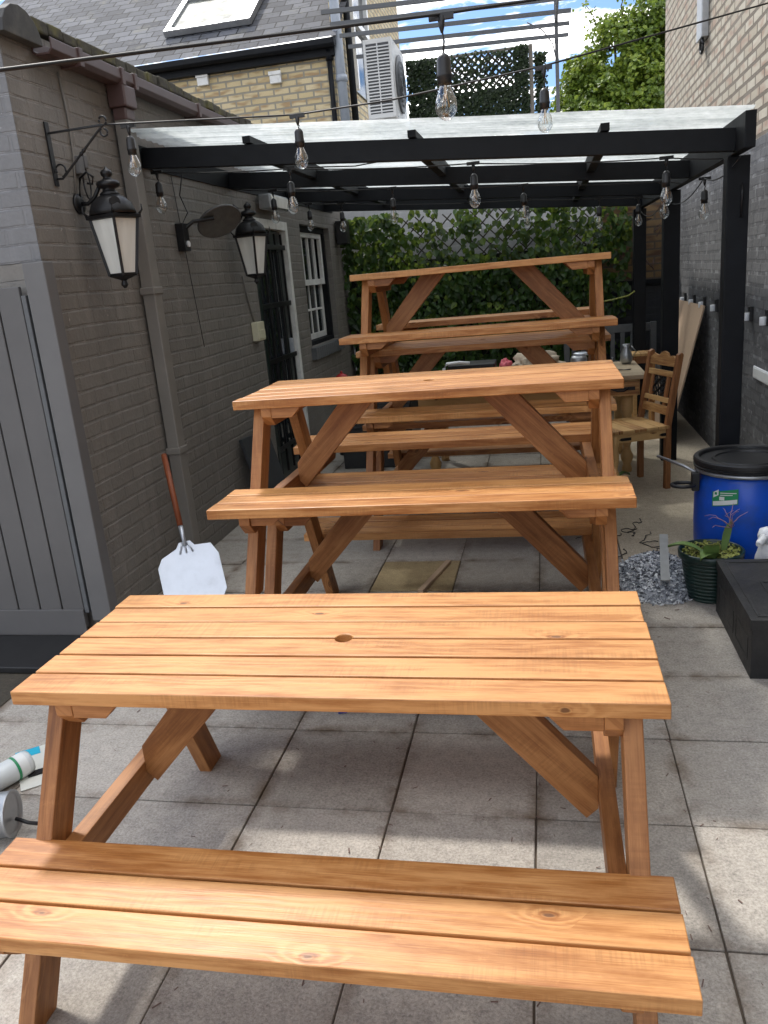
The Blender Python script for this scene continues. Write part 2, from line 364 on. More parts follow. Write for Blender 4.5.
# ------------------------------------------------------------------ mesh builder
class MB:
    def __init__(s): s.v = []; s.f = []; s.uv = []; s.sd = []; s.sm = []
    def face(s, idx, uvs=None, seed=(.5, .5), smooth=False):
        s.f.append(tuple(idx)); s.uv.append(uvs or [(0., 0.)]*len(idx)); s.sd.append(seed); s.sm.append(smooth)
    def frame(s, o, ax, ay, az, lx, ly, lz, seed=None):
        """box spanning o + [0,lx]ax + [0,ly]ay + [0,lz]az; texture runs along ax"""
        o = V(o); ax = V(ax).normalized(); ay = V(ay).normalized(); az = V(az).normalized()
        if ax.cross(ay).dot(az) < 0: o = o + az*lz; az = -az
        sd = seed or (random.random(), random.random()); uo = sd[0]*40; vo = sd[1]*3.
        b = len(s.v)
        for k in (0, 1):
            for j in (0, 1):
                for i in (0, 1): s.v.append(o+ax*lx*i+ay*ly*j+az*lz*k)
        def P(i, j, k): return b+i+2*j+4*k
        def T(i, j, k, m):
            a, c, d = i*lx, j*ly, k*lz
            if m == 'z': return (uo+a, vo+c)
            if m == 'y': return (uo+a, vo+ly+d)
            return (uo+d*.3, vo+c)
        for q, m in ((((0,0,0),(0,1,0),(1,1,0),(1,0,0)), 'z'), (((0,0,1),(1,0,1),(1,1,1),(0,1,1)), 'z'),
                     (((0,0,0),(1,0,0),(1,0,1),(0,0,1)), 'y'), (((0,1,0),(0,1,1),(1,1,1),(1,1,0)), 'y'),
                     (((0,0,0),(0,0,1),(0,1,1),(0,1,0)), 'x'), (((1,0,0),(1,1,0),(1,1,1),(1,0,1)), 'x')):
            s.face([P(*c) for c in q], [T(*c, m) for c in q], sd)
    def box(s, x0, x1, y0, y1, z0, z1, along='x', seed=None):
        A = {'x': V((1,0,0)), 'y': V((0,1,0)), 'z': V((0,0,1))}; L = {'x': x1-x0, 'y': y1-y0, 'z': z1-z0}
        order = {'x': 'xyz', 'y': 'yxz', 'z': 'zxy'}[along]
        s.frame((x0, y0, z0), *[A[c] for c in order], *[L[c] for c in order], seed=seed)
    def board(s, p0, p1, wdir, w, t):
        """plank from p0 to p1 centred on the line; wdir = direction of its width"""
        p0, p1 = V(p0), V(p1); ax = (p1-p0); L = ax.length; ax.normalize()
        ay = V(wdir); ay = (ay-ax*ay.dot(ax)).normalized(); az = ax.cross(ay)
        s.frame(p0-ay*w/2-az*t/2, ax, ay, az, L, w, t)
    def prism(s, poly, o, ux, uy, uz, t, seed=None, grain='x', gdir=None):
        """2-D outline (counter-clockwise in ux,uy) extruded by t along uz"""
        o, ux, uy, uz = V(o), V(ux).normalized(), V(uy).normalized(), V(uz).normalized()
        sd = seed or (random.random(), random.random()); uo, vo = sd[0]*40, sd[1]*3
        if ux.cross(uy).dot(uz) < 0: poly = poly[::-1]
        b = len(s.v); n = len(poly)
        for k in (0, 1):
            for (a, c) in poly: s.v.append(o+ux*a+uy*c+uz*t*k)
        if gdir is None: gdir = (1, 0) if grain == 'x' else (0, 1)
        gl_ = math.hypot(*gdir); ga, gb = gdir[0]/gl_, gdir[1]/gl_
        tt = lambda a, c: (uo+a*ga+c*gb, vo-a*gb+c*ga)
        s.face([b+i for i in range(n)][::-1], [tt(*poly[i]) for i in range(n)][::-1], sd)
        s.face([b+n+i for i in range(n)], [tt(*q) for q in poly], sd)
        for i in range(n):
            j = (i+1) % n
            a, c = tt(*poly[i]), tt(*poly[j])
            s.face([b+i, b+j, b+n+j, b+n+i], [a, c, (c[0], c[1]+t), (a[0], a[1]+t)], sd)
    def ring(s, c, ax, r, n, ph=0., ref=None):
        ax = V(ax).normalized(); ref = ref or (V((0,0,1)) if abs(ax.z) < .9 else V((1,0,0)))
        e1 = ax.cross(ref).normalized(); e2 = ax.cross(e1)
        b = len(s.v)
        for i in range(n):
            a = 2*math.pi*i/n+ph; s.v.append(V(c)+e1*math.cos(a)*r+e2*math.sin(a)*r)
        return b
    def skin(s, rings, n, caps=True, smooth=True, L=None):
        sd = (random.random(), random.random()); uo = sd[0]*40
        for q in range(len(rings)-1):
            a, b = rings[q], rings[q+1]
            for i in range(n):
                j = (i+1) % n
                l0 = L[q] if L else q*.1; l1 = L[q+1] if L else q*.1+.1
                s.face([a+i, b+i, b+j, a+j], [(uo+l0, i*.01), (uo+l1, i*.01), (uo+l1, i*.01+.01), (uo+l0, i*.01+.01)], sd, smooth)
        if caps:
            s.face([rings[0]+i for i in range(n)], None, sd); s.face([rings[-1]+i for i in range(n)][::-1], None, sd)
    def cyl(s, p0, p1, r0, r1=None, n=16, caps=True, smooth=True, ph=0.):
        r1 = r0 if r1 is None else r1; ax = V(p1)-V(p0)
        s.skin([s.ring(p0, ax, r0, n, ph), s.ring(p1, ax, r1, n, ph)], n, caps, smooth, [0, ax.length])
    def lathe(s, prof, n=20, o=(0,0,0), ax=(0,0,1), smooth=True, caps=True, ph=0.):
        o = V(o); ax = V(ax).normalized()
        rs = [s.ring(o+ax*z, ax, max(r, .0004), n, ph) for r, z in prof]
        s.skin(rs, n, caps, smooth, [z for r, z in prof])
    def tube(s, pts, r, n=8, caps=True, r1=None):
        pts = [V(p) for p in pts]; rs = []; L = [0]
        for i, p in enumerate(pts):
            d = (pts[min(i+1, len(pts)-1)]-pts[max(i-1, 0)])
            if d.length < 1e-9: d = V((0,0,1))
            rr = r if r1 is None else r+(r1-r)*i/(len(pts)-1)
            ref = V((0,0,1)) if abs(d.normalized().z) < .95 else V((1,0,0))
            rs.append(s.ring(p, d, rr, n, 0., ref))
            if i: L.append(L[-1]+(p-pts[i-1]).length)
        s.skin(rs, n, caps, True, L)
    def leaf(s, c, nrm, up, size, seed, bend=.25):
        c, nrm = V(c), V(nrm).normalized(); up = V(up); e2 = (up-nrm*up.dot(nrm))
        if e2.length < 1e-4: e2 = nrm.orthogonal()
        e2.normalize(); e1 = e2.cross(nrm)
        b = len(s.v)
        for a, q, h in ((0, -.5, 0), (.42, -.12, bend), (.30, .22, bend*.6), (0, .55, -.1), (-.30, .22, bend*.6), (-.42, -.12, bend)):
            s.v.append(c+e1*a*size+e2*q*size+nrm*h*size*.5)
        s.face([b, b+1, b+2, b+3], None, seed); s.face([b, b+3, b+4, b+5], None, seed)

def obj(name, mb, m, parent=None, world=True, bevel=0., tag_=None):
    """link the builder as ONE mesh object; world=True: vertices are world coordinates"""
    me = bpy.data.meshes.new(name)
    vs = mb.v
    me_o = bpy.data.objects.new(name, me)
    if parent is not None and world:
        inv = parent.matrix_basis.inverted()
        pp = parent.parent
        if pp is not None: inv = (pp.matrix_basis @ parent.matrix_basis).inverted()
        vs = [inv @ V(v) for v in vs]
    me.from_pydata([tuple(v) for v in vs], [], mb.f)
    l1 = me.uv_layers.new(name='UVMap'); l2 = me.uv_layers.new(name='seed')
    uv = []; sd = []
    for u_, s_ in zip(mb.uv, mb.sd):
        for q in u_: uv += [q[0], q[1]]; sd += [s_[0], s_[1]]
    l1.data.foreach_set('uv', uv); l2.data.foreach_set('uv', sd)
    me.polygons.foreach_set('use_smooth', mb.sm)
    me.materials.append(m); me.update()
    col.objects.link(me_o)
    if parent is not None: me_o.parent = parent
    if bevel:
        bv = me_o.modifiers.new('bevel', 'BEVEL'); bv.width = bevel; bv.segments = 2; bv.limit_method = 'ANGLE'; bv.angle_limit = R(35)
    return me_o
def thing(name, label, cat, loc=(0,0,0), rz=0., group=None):
    e = bpy.data.objects.new(name, None); e.empty_display_size = .1; col.objects.link(e)
    e.location = loc; e.rotation_euler = (0, 0, rz)
    e.matrix_basis = Matrix.Translation(V(loc)) @ Matrix.Rotation(rz, 4, 'Z')
    e['label'] = label; e['category'] = cat
    if group: e['group'] = group
    return e
def tag(o, label, cat, group=None, kind=None):
    o['label'] = label; o['category'] = cat
    if group: o['group'] = group
    if kind: o['kind'] = kind
    return o
def struct(o): o['kind'] = 'structure'; return o
def copy_tree(o, parent=None):
    c = o.copy(); col.objects.link(c); c.parent = parent
    for ch in list(o.children): copy_tree(ch, c)
    return c
def B(*a, **k):
    mb = MB(); mb.box(*a, **k); return mb

# ------------------------------------------------------------------ ground
XL, XR = -1.65, 1.87
PX, PY, GX, GY = .4475, .4545, .909, .7275
g = MB(); g.face([0, 1, 2, 3]); g.v = [V((-60, -60, -.06)), V((60, -60, -.06)), V((60, 90, -.06)), V((-60, 90, -.06))]
struct(obj('ground', g, M['joint']))
bed = B(-3.6, XR, -4.2, 7.5, -.05, -.007); struct(obj('joint_bed', bed, M['joint']))
sl = MB()
def in_patch(cx, cy): return cx > GX and cy > 1.99
for i in range(-10, 3):
    for j in range(-10, 16):
        x0, y0 = GX+i*PX, GY+j*PY; x1, y1 = x0+PX, y0+PY
        cx, cy = (x0+x1)/2, (y0+y1)/2
        if cy > 7.4 or cy < -4.1 or cx < -3.4: continue
        if x0 > XR-.02: continue
        x1 = min(x1, XR-.004)
        if in_patch(cx, cy): continue
        if i == -3 and j == 3:
            ts = B(x0+.003, x1-.003, y0+.003, y1-.003, -.04, .0005); struct(obj('tan_slab', ts, M['tan_slab'], bevel=.003)); continue
        if cx < XL+.0 and cy > 1.5: continue
        if x1 < -1.7 and cy > .70: continue
        g1, g2 = random.uniform(.0014, .0034), random.uniform(.0014, .0034)
        dz = random.uniform(-.0018, .0018)
        jx, jy = random.uniform(-.0015, .0015), random.uniform(-.0015, .0015)
        sl.box(x0+g1+jx, x1-g1+jx, y0+g2+jy, y1-g2+jy, -.04, dz)
o = obj('paving_slabs', sl, M['paving'], bevel=.003); struct(o)
cp = B(GX+.006, XR-.004, GY+3*PY+.006, 7.45, -.04, .001); struct(obj('concrete_path', cp, M['concrete'], bevel=.004))

st_ = B(-3.5, -1.785, .74, 1.57, -.04, -.004); struct(obj('dark_ground_strip', st_, M['soil']))  # dark brown strip of ground beyond the slab edge
mt_ = B(-2.7, -1.66, 1.13, 1.47, .001, .03); tag(obj('flat_black_sheet', mt_, M['black_plastic'], bevel=.004), 'thin flat black sheet on the ground at the foot of the blue grey gate', 'mat')  # thin flat black sheet in front of the gate

# ------------------------------------------------------------------ picnic tables
def rnd_chamfer_beam(mb, x0, x1, ylen, z0, z1, ch=.045):
    # beam running in y with its lower corners cut at each end
    poly = [(-ylen, z1), (-ylen, z0+ch), (-ylen+ch, z0), (ylen-ch, z0), (ylen, z0+ch), (ylen, z1)]
    mb.prism(poly, (x0, 0, 0), (0,1,0), (0,0,1), (1,0,0), x1-x0)
def picnic_table(label, loc, swap_left=False, rear=.53, front=.56):
    t = thing('picnic_table', label, 'picnic table', loc, 0., 'wooden picnic tables in the yard')
    L = .755; zt = .725; th = .036; bw = .0936; gp = .0079
    mb = MB()
    for k in range(6):
        y0 = -.3005+k*(bw+gp); y1 = y0+bw
        e0, e1 = random.uniform(-.004, .004), random.uniform(-.004, .004); dz = random.uniform(-.0012, .0006)
        if k in (2, 3):
            r = .0225; arc = []
            cy = 0.
            ys = y1 if k == 2 else y0; sg = -1 if k == 2 else 1
            d = abs(ys)
            a0 = math.acos(min(1, d/r))
            n = 10
            pts = []
            for q in range(n+1):
                a = -(math.pi/2-a0*0-math.asin(d/r))+q/n*2*(math.pi/2-math.asin(d/r))
                pts.append((r*math.sin(a), sg*r*math.cos(a)))
            if k == 2: poly = [(-L+e0, y0), (L+e1, y0), (L+e1, y1)]+[p for p in pts[::-1]]+[(-L+e0, y1)]
            else: poly = [(-L+e0, y0)]+[p for p in pts]+[(L+e1, y0), (L+e1, y1), (-L+e0, y1)]
            mb.prism(poly, (0, 0, zt-th+dz), (1,0,0), (0,1,0), (0,0,1), th)
        else: mb.box(-L+e0, L+e1, y0, y1, zt-th+dz, zt+dz)
    obj('tabletop', mb, M['pine'], t, False, .0028)
    for sg in (-1, 1):
        mb = MB()
        for k in range(3):
            y0 = .394+k*(.0947+.0062); e0, e1 = random.uniform(-.003, .003), random.uniform(-.003, .003)
            ya, yb = (y0, y0+.0947) if sg > 0 else (-y0-.0947, -y0)
            dz = random.uniform(-.0016, .0012); ya += random.uniform(0, .0022); yb -= random.uniform(0, .0016)
            mb.box(-.756+e0, .756+e1, ya, yb, .350+dz, .386+dz)
        obj('bench_seat', mb, M['pine'], t, False, .0028)
    for sx in (-1, 1):
        if sx < 0 and swap_left: leg = (-.700, -.658); bm = (-.6579, -.614)
        elif sx < 0: leg = (-.692, -.648); bm = (-.6479, -.606)
        else: leg = (.666, .708); bm = (.627, .6659)
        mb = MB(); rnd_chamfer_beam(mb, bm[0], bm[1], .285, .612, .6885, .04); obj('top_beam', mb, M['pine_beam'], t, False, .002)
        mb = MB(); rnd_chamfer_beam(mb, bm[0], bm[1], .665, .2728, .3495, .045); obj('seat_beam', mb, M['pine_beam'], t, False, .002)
        for sy in (-1, 1):
            ft = front if sy < 0 else rear
            tp = .185; hw = .050
            poly = [(sy*(tp-hw), .6885), (sy*(ft-hw), 0.), (sy*(ft+hw), 0.), (sy*(tp+hw), .6885)]
            if sy < 0: poly = poly[::-1]
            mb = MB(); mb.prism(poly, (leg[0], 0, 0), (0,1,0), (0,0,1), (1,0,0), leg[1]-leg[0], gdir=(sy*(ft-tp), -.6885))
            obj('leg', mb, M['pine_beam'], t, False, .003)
        for sy in (-1, 1):
            for (yo, z0, z1) in ((.283, .646, .6882), (.655, .312, .3492)):
                xi = bm[1] if sx < 0 else bm[0]; q = -sx
                pl = [(xi, z0), (xi+q*.085, z0), (xi+q*.125, z1), (xi, z1)]
                if q < 0: pl = pl[::-1]
                mb = MB(); mb.prism(pl, (0, sy*yo-(.040 if sy > 0 else 0), 0), (1,0,0), (0,0,1), (0,1,0), .040)
                obj('cleat', mb, M['pine_beam'], t, False, .002)
        # diagonal brace from under the top down to the seat beam
        inner = bm[1] if sx < 0 else bm[0]
        xe = inner; s = -sx
        w = .098; t2 = .044
        xa = xe
        # in x-z plane, 45 degrees, cut vertical at the beam, horizontal under the top
        zlow, zhi = (.29, .40) if sx < 0 else (.232, .355)
        top_z = .6885
        run = (top_z-zlow)*.985
        poly = [(xa, zlow+.03), (xa+s*.03, zlow), (xa+s*run, top_z), (xa+s*(run-.15), top_z), (xa, zhi)]
        if s < 0: poly = poly[::-1]
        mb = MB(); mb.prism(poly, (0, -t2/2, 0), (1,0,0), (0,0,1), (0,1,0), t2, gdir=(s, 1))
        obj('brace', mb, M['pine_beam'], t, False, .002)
    return t
DZ = .4534
BX, BY, DX, DY = .0508, 1.5111, .147, 3.3502
picnic_table('orange stained picnic table standing alone on the slabs, nearest of all the picnic tables', (0, 0, 0), True, rear=.49, front=.56)
protoB = picnic_table('lower picnic table of the middle stack of two, its feet on the slabs', (BX, BY, 0))
place = picnic_table
place('upper picnic table of the middle stack of two, its top in bright sun', (BX+.001, BY, DZ))
place('bottom picnic table of the far stack of three under the black pergola', (DX, DY, 0))
place('middle picnic table of the far stack of three under the black pergola', (DX-.004, DY+.003, DZ))
place('topmost picnic table of the far stack of three, silhouetted against the ivy screen', (DX, DY, 2*DZ))

# ------------------------------------------------------------------ left house
h = thing('painted_brick_house', 'low taupe painted brick building with door and sash window along the left side', 'building', (XL, 4.4, 0))
# wall with real openings (door y 4.40-5.28, window y 5.74-6.80)
WT = 2.76; XB = XL-.24
dy0, dy1, dzt = 4.37, 5.30, 2.13
wy0, wy1, wz0, wz1 = 5.72, 6.80, 1.02, 2.14
mb = MB()
for a in ((1.572, dy0, 0, WT), (dy0, dy1, dzt, WT), (dy1, wy0, 0, WT), (wy0, wy1, 0, wz0), (wy0, wy1, wz1, WT), (wy1, 7.45, 0, WT)):
    mb.box(XB, XL, a[0], a[1], a[2], a[3])
# weld look: reveals come free from the boxes
obj('wall', mb, M['taupe_brick'], h)
mb = MB(); mb.box(-3.4, XL-.001, 1.57, 1.571, 1.80, 2.70); mb.box(-3.4, XL-.001, 1.572, 1.80, 1.80, 2.70); mb.box(-3.4, -2.75, 1.572, 1.80, 0, 1.80)
obj('return_wall', mb, M['bluegrey_brick'], h)
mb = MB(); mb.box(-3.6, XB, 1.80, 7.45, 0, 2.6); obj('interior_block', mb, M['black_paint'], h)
# coping over the return wall
mb = MB()
cpts = []
for k in range(9):
    a = math.pi*k/8; cpts.append((-.14*math.cos(a), .13*math.sin(a)))
mb.prism(cpts, (-3.4, 1.68, 2.70), (0,1,0), (0,0,1), (1,0,0), 1.80); obj('coping', mb, M['coping'], h, bevel=.004)
# mossy verge behind the gutter and the low tiled roof
mb = MB()
for k in range(46):
    y = 1.82+k*.122; rr = random.uniform(.035, .055)
    mb.box(XL-.16, XL+.025+random.uniform(-.01, .01), y, y+.118, 2.775+random.uniform(-.006, .006), 2.80+rr*.6)
obj('tile_verge', mb, M['moss'], h, bevel=.008)
mb = MB(); mb.face([0,1,2,3], [(0,0),(5.6,0),(5.6,1.9),(0,1.9)]); mb.v = [V((XL-.12, 1.84, 2.845)), V((XL-.12, 7.45, 2.845)), V((-3.3, 7.45, 3.02)), V((-3.3, 1.84, 3.02))]
obj('roof', mb, M['slates'], h)
mb = MB(); mb.prism([(0,.012),(.02,0),(.08,0),(.10,.02),(.10,.066),(.092,.066),(.092,.024),(.078,.010),(.022,.010),(.008,.02),(.008,.066),(0,.066)], (XL+.001, 1.80, 2.665), (1,0,0), (0,0,1), (0,1,0), 5.6)
for y in (2.02, 2.42, 2.56, 3.4, 4.3, 5.2, 6.2):
    mb.prism([(-.0,-.006),(.106,-.006),(.108,.074),(0,.074)], (XL+.001, y, 2.665), (1,0,0), (0,0,1), (0,1,0), .035)
gt = obj('gutter', mb, M['gutter'], h, bevel=.003)
# downpipe, rectangular, with hopper and brackets
mb = MB(); mb.box(XL+.012, XL+.085, 2.44, 2.53, .12, 2.56, 'z')
mb.box(XL+.002, XL+.092, 2.43, 2.54, 1.62, 1.66); mb.box(XL+.002, XL+.092, 2.43, 2.54, .72, .76)
mb.box(XL+.012, XL+.17, 2.44, 2.53, .05, .13)
obj('downpipe', mb, M['grey_pipe'], h, bevel=.006)
mb = MB(); mb.box(XL+.004, XL+.104, 2.42, 2.55, 2.56, 2.664); mb.box(XL+.012, XL+.09, 2.435, 2.535, 2.50, 2.56); obj('hopper', mb, M['gutter'], h, bevel=.008)
# door
dr = MB(); yA, yB = dy0, dy1
for a in ((yB-.06, yB, 0, dzt), (yA+.06, yB-.06, dzt-.07, dzt)): dr.box(XL-.06, XL+.012, *a[:2], *a[2:])
obj('door_frame', dr, M['white_paint'], h, bevel=.003)
obj('door_jamb', B(XL-.06, XL+.006, yA, yA+.06, 0, dzt), M['door_paint'], h, bevel=.003)
yA += .065; yB -= .065
mb = MB()
for a in ((yA, yA+.09, .02, dzt-.075), (yB-.09, yB, .02, dzt-.075), (yA+.09, yB-.09, dzt-.24, dzt-.075), (yA+.09, yB-.09, .02, .24)): mb.box(XL-.09, XL-.045, *a)
d = obj('door', mb, M['door_paint'], h, bevel=.003)
obj('pane', B(XL-.075, XL-.068, yA+.092, yB-.092, .242, dzt-.242), M['glass'], d)
mb = MB()
for k in range(5): y = yA+.06+k*(yB-yA-.12)/4; mb.box(XL-.030, XL-.012, y-.009, y+.009, .08, dzt-.10, 'z')
for z in (.30, .62, 1.02, 1.46, 1.92): mb.box(XL-.0119, XL-.004, yA+.01, yB-.01, z-.02, z+.02)
obj('security_grille', mb, M['iron'], d, bevel=.002)
mb = MB(); mb.box(XL-.0445, XL-.01, yB-.075, yB-.045, 1.02, 1.16); obj('handle', mb, M['steel'], d, bevel=.003)
# sash window
mb = MB()
for a in ((wy0, wy0+.05, wz0, wz1), (wy1-.05, wy1, wz0, wz1), (wy0+.05, wy1-.05, wz1-.05, wz1), (wy0+.05, wy1-.05, wz0, wz0+.04)): mb.box(XL-.15, XL-.055, *a)
w = obj('window', mb, M['black_paint'], h, bevel=.002)
mb = MB()
ya, yb, za, zb = wy0+.055, wy1-.055, wz0+.045, wz1-.055; zm = 1.62
def sash(mb, x0, x1, z0, z1, rows):
    for a in ((ya, ya+.05, z0, z1), (yb-.05, yb, z0, z1), (ya+.05, yb-.05, z1-.045, z1), (ya+.05, yb-.05, z0, z0+.055)): mb.box(x0, x1, *a)
    for k in (1, 2, 3): y = ya+.05+(yb-ya-.1)*k/4; mb.box(x0+.006, x1-.006, y-.011, y+.011, z0+.056, z1-.046)
    for k in range(1, rows): z = z0+(z1-z0)*k/rows; mb.box(x0+.005, x1-.005, ya+.051, yb-.051, z-.011, z+.011)
sash(mb, XL-.115, XL-.080, zm-.03, zb, 1); sash(mb, XL-.150+.0, XL-.116, za, zm+.02, 2)
obj('sash_frame', mb, M['white_paint'], w, bevel=.002)
obj('pane', B(XL-.14, XL-.132, ya+.02, yb-.02, za+.02, zb-.02), M['glass'], w)
mb = MB()
for k in range(15): y = wy0-.04+k*.077; mb.box(XL-.05, XL+.05, y, y+.068, wz0-.115, wz0-.004)
obj('sill', mb, M['grey_bench'], w, bevel=.004)

# gate in the return wall
gt = thing('wooden_gate', 'blue grey boarded gate with a square post beside the corner of the taupe wall', 'gate', (-2.1, 1.53, 0))
mb = MB(); yk = 1.50
x = -1.74
ks = 0
while x > -2.75:
    mb.box(x-.118, x-.004, yk, yk+.022, .06, 1.70, 'z'); x -= .122; ks += 1
obj('boards', mb, M['gate'], gt, bevel=.004)
obj('kick_board', B(-2.74, -1.742, yk-.012, yk-.0005, .02, .16), M['gate'], gt, bevel=.003)
for z in (.2, 1.45): obj('rail', B(-2.74, -1.742, yk+.0225, yk+.06, z, z+.12), M['gate'], gt, bevel=.003)
mb = MB(); mb.box(-1.738, -1.715, yk-.004, yk+.07, .14, 1.66, 'z'); obj('edge_board', mb, M['grey_bench'], gt, bevel=.003)
mb = MB(); mb.box(-1.70, -1.595, 1.49, 1.569, .10, 1.795, 'z'); obj('gate_post', mb, M['gate_post'], gt, bevel=.005)

# wall lantern
def lantern(lbl, loc):
    t = thing('wall_lantern', lbl, 'lantern', loc, 0., 'black lanterns on the left wall')
    # local: origin on the wall, body hangs at x=.17, body z from -.30 to +.22
    cx = .17
    mb = MB(); prof = [(.075, -.255), (.135, -.005)]
    # four-sided glass, corner facing out
    rs = [mb.ring((cx, 0, -.255), (0,0,1), .062, 4, R(28)), mb.ring((cx, 0, -.005), (0,0,1), .106, 4, R(28))]
    mb.skin(rs, 4, True, False); obj('pane', mb, M['frosted'], t, False)
    mb = MB()
    for k in range(4):
        a = 2*math.pi*k/4+R(28)
        # same basis as ring()
        e1 = V((0,0,1)).cross(V((1,0,0))); e2 = V((0,0,1)).cross(e1)
        d = e1*math.cos(a)+e2*math.sin(a)
        mb.board(V((cx,0,-.265))+d*.063, V((cx,0,.0))+d*.110, d.cross(V((0,0,1))), .014, .014)
    mb.lathe([(.02, -.285), (.066, -.268), (.069, -.255), (.06, -.254)], 4, (cx, 0, 0), smooth=False, ph=R(28))
    mb.lathe([(.11, -.008), (.127, -.004), (.129, .012), (.11, .016)], 4, (cx, 0, 0), smooth=False, ph=R(28))
    mb.lathe([(.006, -.325), (.018, -.31), (.012, -.29), (.02, -.285)], 10, (cx, 0, 0))
    obj('cage', mb, M['iron'], t, False, .001)
    mb = MB(); mb.lathe([(.110, .015), (.106, .035), (.094, .065), (.070, .088), (.045, .102)], 16, (cx, 0, 0))
    mb.lathe([(.045, .100), (.046, .108), (.032, .120), (.028, .130), (.050, .138), (.056, .150), (.050, .162), (.036, .168), (.022, .173), (.018, .182), (.026, .190), (.028, .202), (.021, .212), (.010, .218), (.004, .228)], 14, (cx, 0, 0))
    for k in range(4):
        a = math.pi/2*k-R(28)
        mb.tube([(cx+.120*math.sin(a), .120*math.cos(a), .013), (cx+.136*math.sin(a), .136*math.cos(a), .03), (cx+.135*math.sin(a), .135*math.cos(a), .055)], .007, 6, r1=.003)
    mb.tube([(cx+.01, -.02, .06), (cx+.06, -.075, .062)], .026, 10)
    obj('cap', mb, M['iron'], t, False)
    mb = MB(); mb.lathe([(.05, 0), (.045, .012), (.02, .02)], 14, (0, 0, .08), (1, 0, 0))
    mb.tube([(.01, 0, .08), (.05, 0, .075), (.09, 0, .10), (.13, 0, .155)], .010, 8)
    mb.tube([(.012, 0, .10), (.03, 0, .19), (.07, 0, .215), (.10, 0, .19), (.09, 0, .16), (.065, 0, .165)], .006, 6)
    obj('wall_bracket', mb, M['iron'], t, False)
    return t
lantern('near black lantern with frosted panes beside the downpipe, under the iron scroll bracket', (XL, 1.965, 1.985))
l2 = lantern('far black lantern with frosted panes beside the dark barred door', (XL, 3.89, 1.96))
# small wires on the wall
def wire(name, lbl, pts, r=.0035, cat='cable', m='cable', grp=None):
    mb = MB(); mb.tube(pts, r, 6); return tag(obj(name, mb, M[m]), lbl, cat, grp)
xw = XL+.006
wire('wall_conduit', 'thin taupe cable running up the wall to the near lantern', [(xw, 1.95, 2.10), (xw, 1.99, 2.30), (xw, 2.00, 2.45), (xw, 1.98, 2.64)], .005, m='grey_pipe')
wire('wall_cable', 'thin black cable hanging down the wall below the round heater', [(xw, 3.06, 2.32), (xw, 3.09, 2.05), (xw, 3.12, 1.8), (xw, 3.16, 1.5), (xw, 3.19, 1.27)], .002)
wire('junction_cable', 'grey cable running from the far lantern down to the cream socket', [(xw, 4.06, 1.70), (xw, 4.12, 1.5), (xw, 4.20, 1.34)], .008, m='grey_pipe')
t = thing('outdoor_socket', 'cream plastic socket box on the taupe wall beside the barred door', 'socket', (XL, 4.19, 1.28))
mb = MB(); mb.box(XL+.001, XL+.055, 4.12, 4.27, 1.22, 1.36); obj('case', mb, M['cream_plastic'], t, bevel=.006)
mb = MB(); mb.box(XL+.0551, XL+.062, 4.135, 4.255, 1.235, 1.30); obj('cover', mb, M['cream_plastic'], t, bevel=.003)
# small junction gadget above near lantern
t = thing('cable_clip_box', 'little pale junction box with a loop of cable above the near lantern', 'junction box', (XL, 2.02, 2.25))
mb = MB(); mb.box(XL+.001, XL+.03, 1.985, 2.03, 2.20, 2.28); mb.box(XL+.001, XL+.03, 2.04, 2.07, 2.23, 2.29); obj('case', mb, M['gate_post'], t, bevel=.004)
mb = MB(); mb.tube([(xw+.01, 2.05+.03*math.cos(a), 2.16+.07*math.sin(a)) for a in [k*math.pi/8 for k in range(-8, 9)]], .004, 6); obj('loop', mb, M['cable'], t)
# twin floodlight above door
t = thing('floodlight', 'pale metal floodlight above the barred door', 'floodlight', (XL, 4.9, 2.2))
mb = MB(); mb.box(XL+.03, XL+.13, 4.55, 5.02, 2.19, 2.30); obj('case', mb, M['galv'], t, bevel=.012)
mb = MB(); mb.box(XL+.131, XL+.136, 4.57, 5.0, 2.205, 2.285); obj('lens', mb, M['frosted'], t)
mb = MB(); mb.box(XL+.001, XL+.03, 4.7, 4.85, 2.21, 2.29); obj('bracket', mb, M['iron'], t)
# alarm / speaker box near end of wall
t = thing('wall_speaker', 'small dark box speaker at the far end of the taupe wall', 'speaker', (XL, 7.1, 2.1))
mb = MB(); mb.box(XL+.02, XL+.14, 7.02, 7.16, 1.98, 2.22); obj('case', mb, M['black_plastic'], t, bevel=.008)
mb = MB(); mb.tube([(XL+.001, 7.09, 2.2), (XL+.05, 7.09, 2.2), (XL+.06, 7.09, 2.15)], .01, 6); obj('bracket', mb, M['iron'], t)

# round heater on the wall
t = thing('round_wall_heater', 'round tilted disc heater on a black bracket between the two lanterns', 'heater', (XL, 3.1, 1.95))
c = V((XL+.205, 3.25, 2.01)); nrm = V((.55, -.50, -1.0)).normalized()
mb = MB(); mb.lathe([(.138, .0), (.145, .006), (.142, .014), (.10, .026), (.02, .032)], 32, c-nrm*.012, -nrm); obj('shell', mb, M['heater_back'], t)
mb = MB(); mb.lathe([(.136, 0), (.132, .003)], 32, c-nrm*.014, nrm); obj('face', mb, M['slate_mirror'], t)
mb = MB(); mb.box(XL+.001, XL+.05, 3.02, 3.10, 1.86, 2.02); mb.tube([(XL+.03, 3.06, 1.98), (XL+.08, 3.12, 2.03), (XL+.2, 3.17, 2.04)], .012, 8)
mb.tube([(XL+.03, 3.06, 2.01), (XL+.07, 3.08, 2.08), (XL+.04, 3.07, 2.18), (XL+.06, 3.10, 2.3)], .004, 6)
obj('bracket', mb, M['iron'], t, bevel=.003)
mb = MB(); mb.cyl((XL+.051, 3.06, 1.90), (XL+.062, 3.06, 1.90), .018, n=12); obj('dial', mb, M['white_plastic'], t)

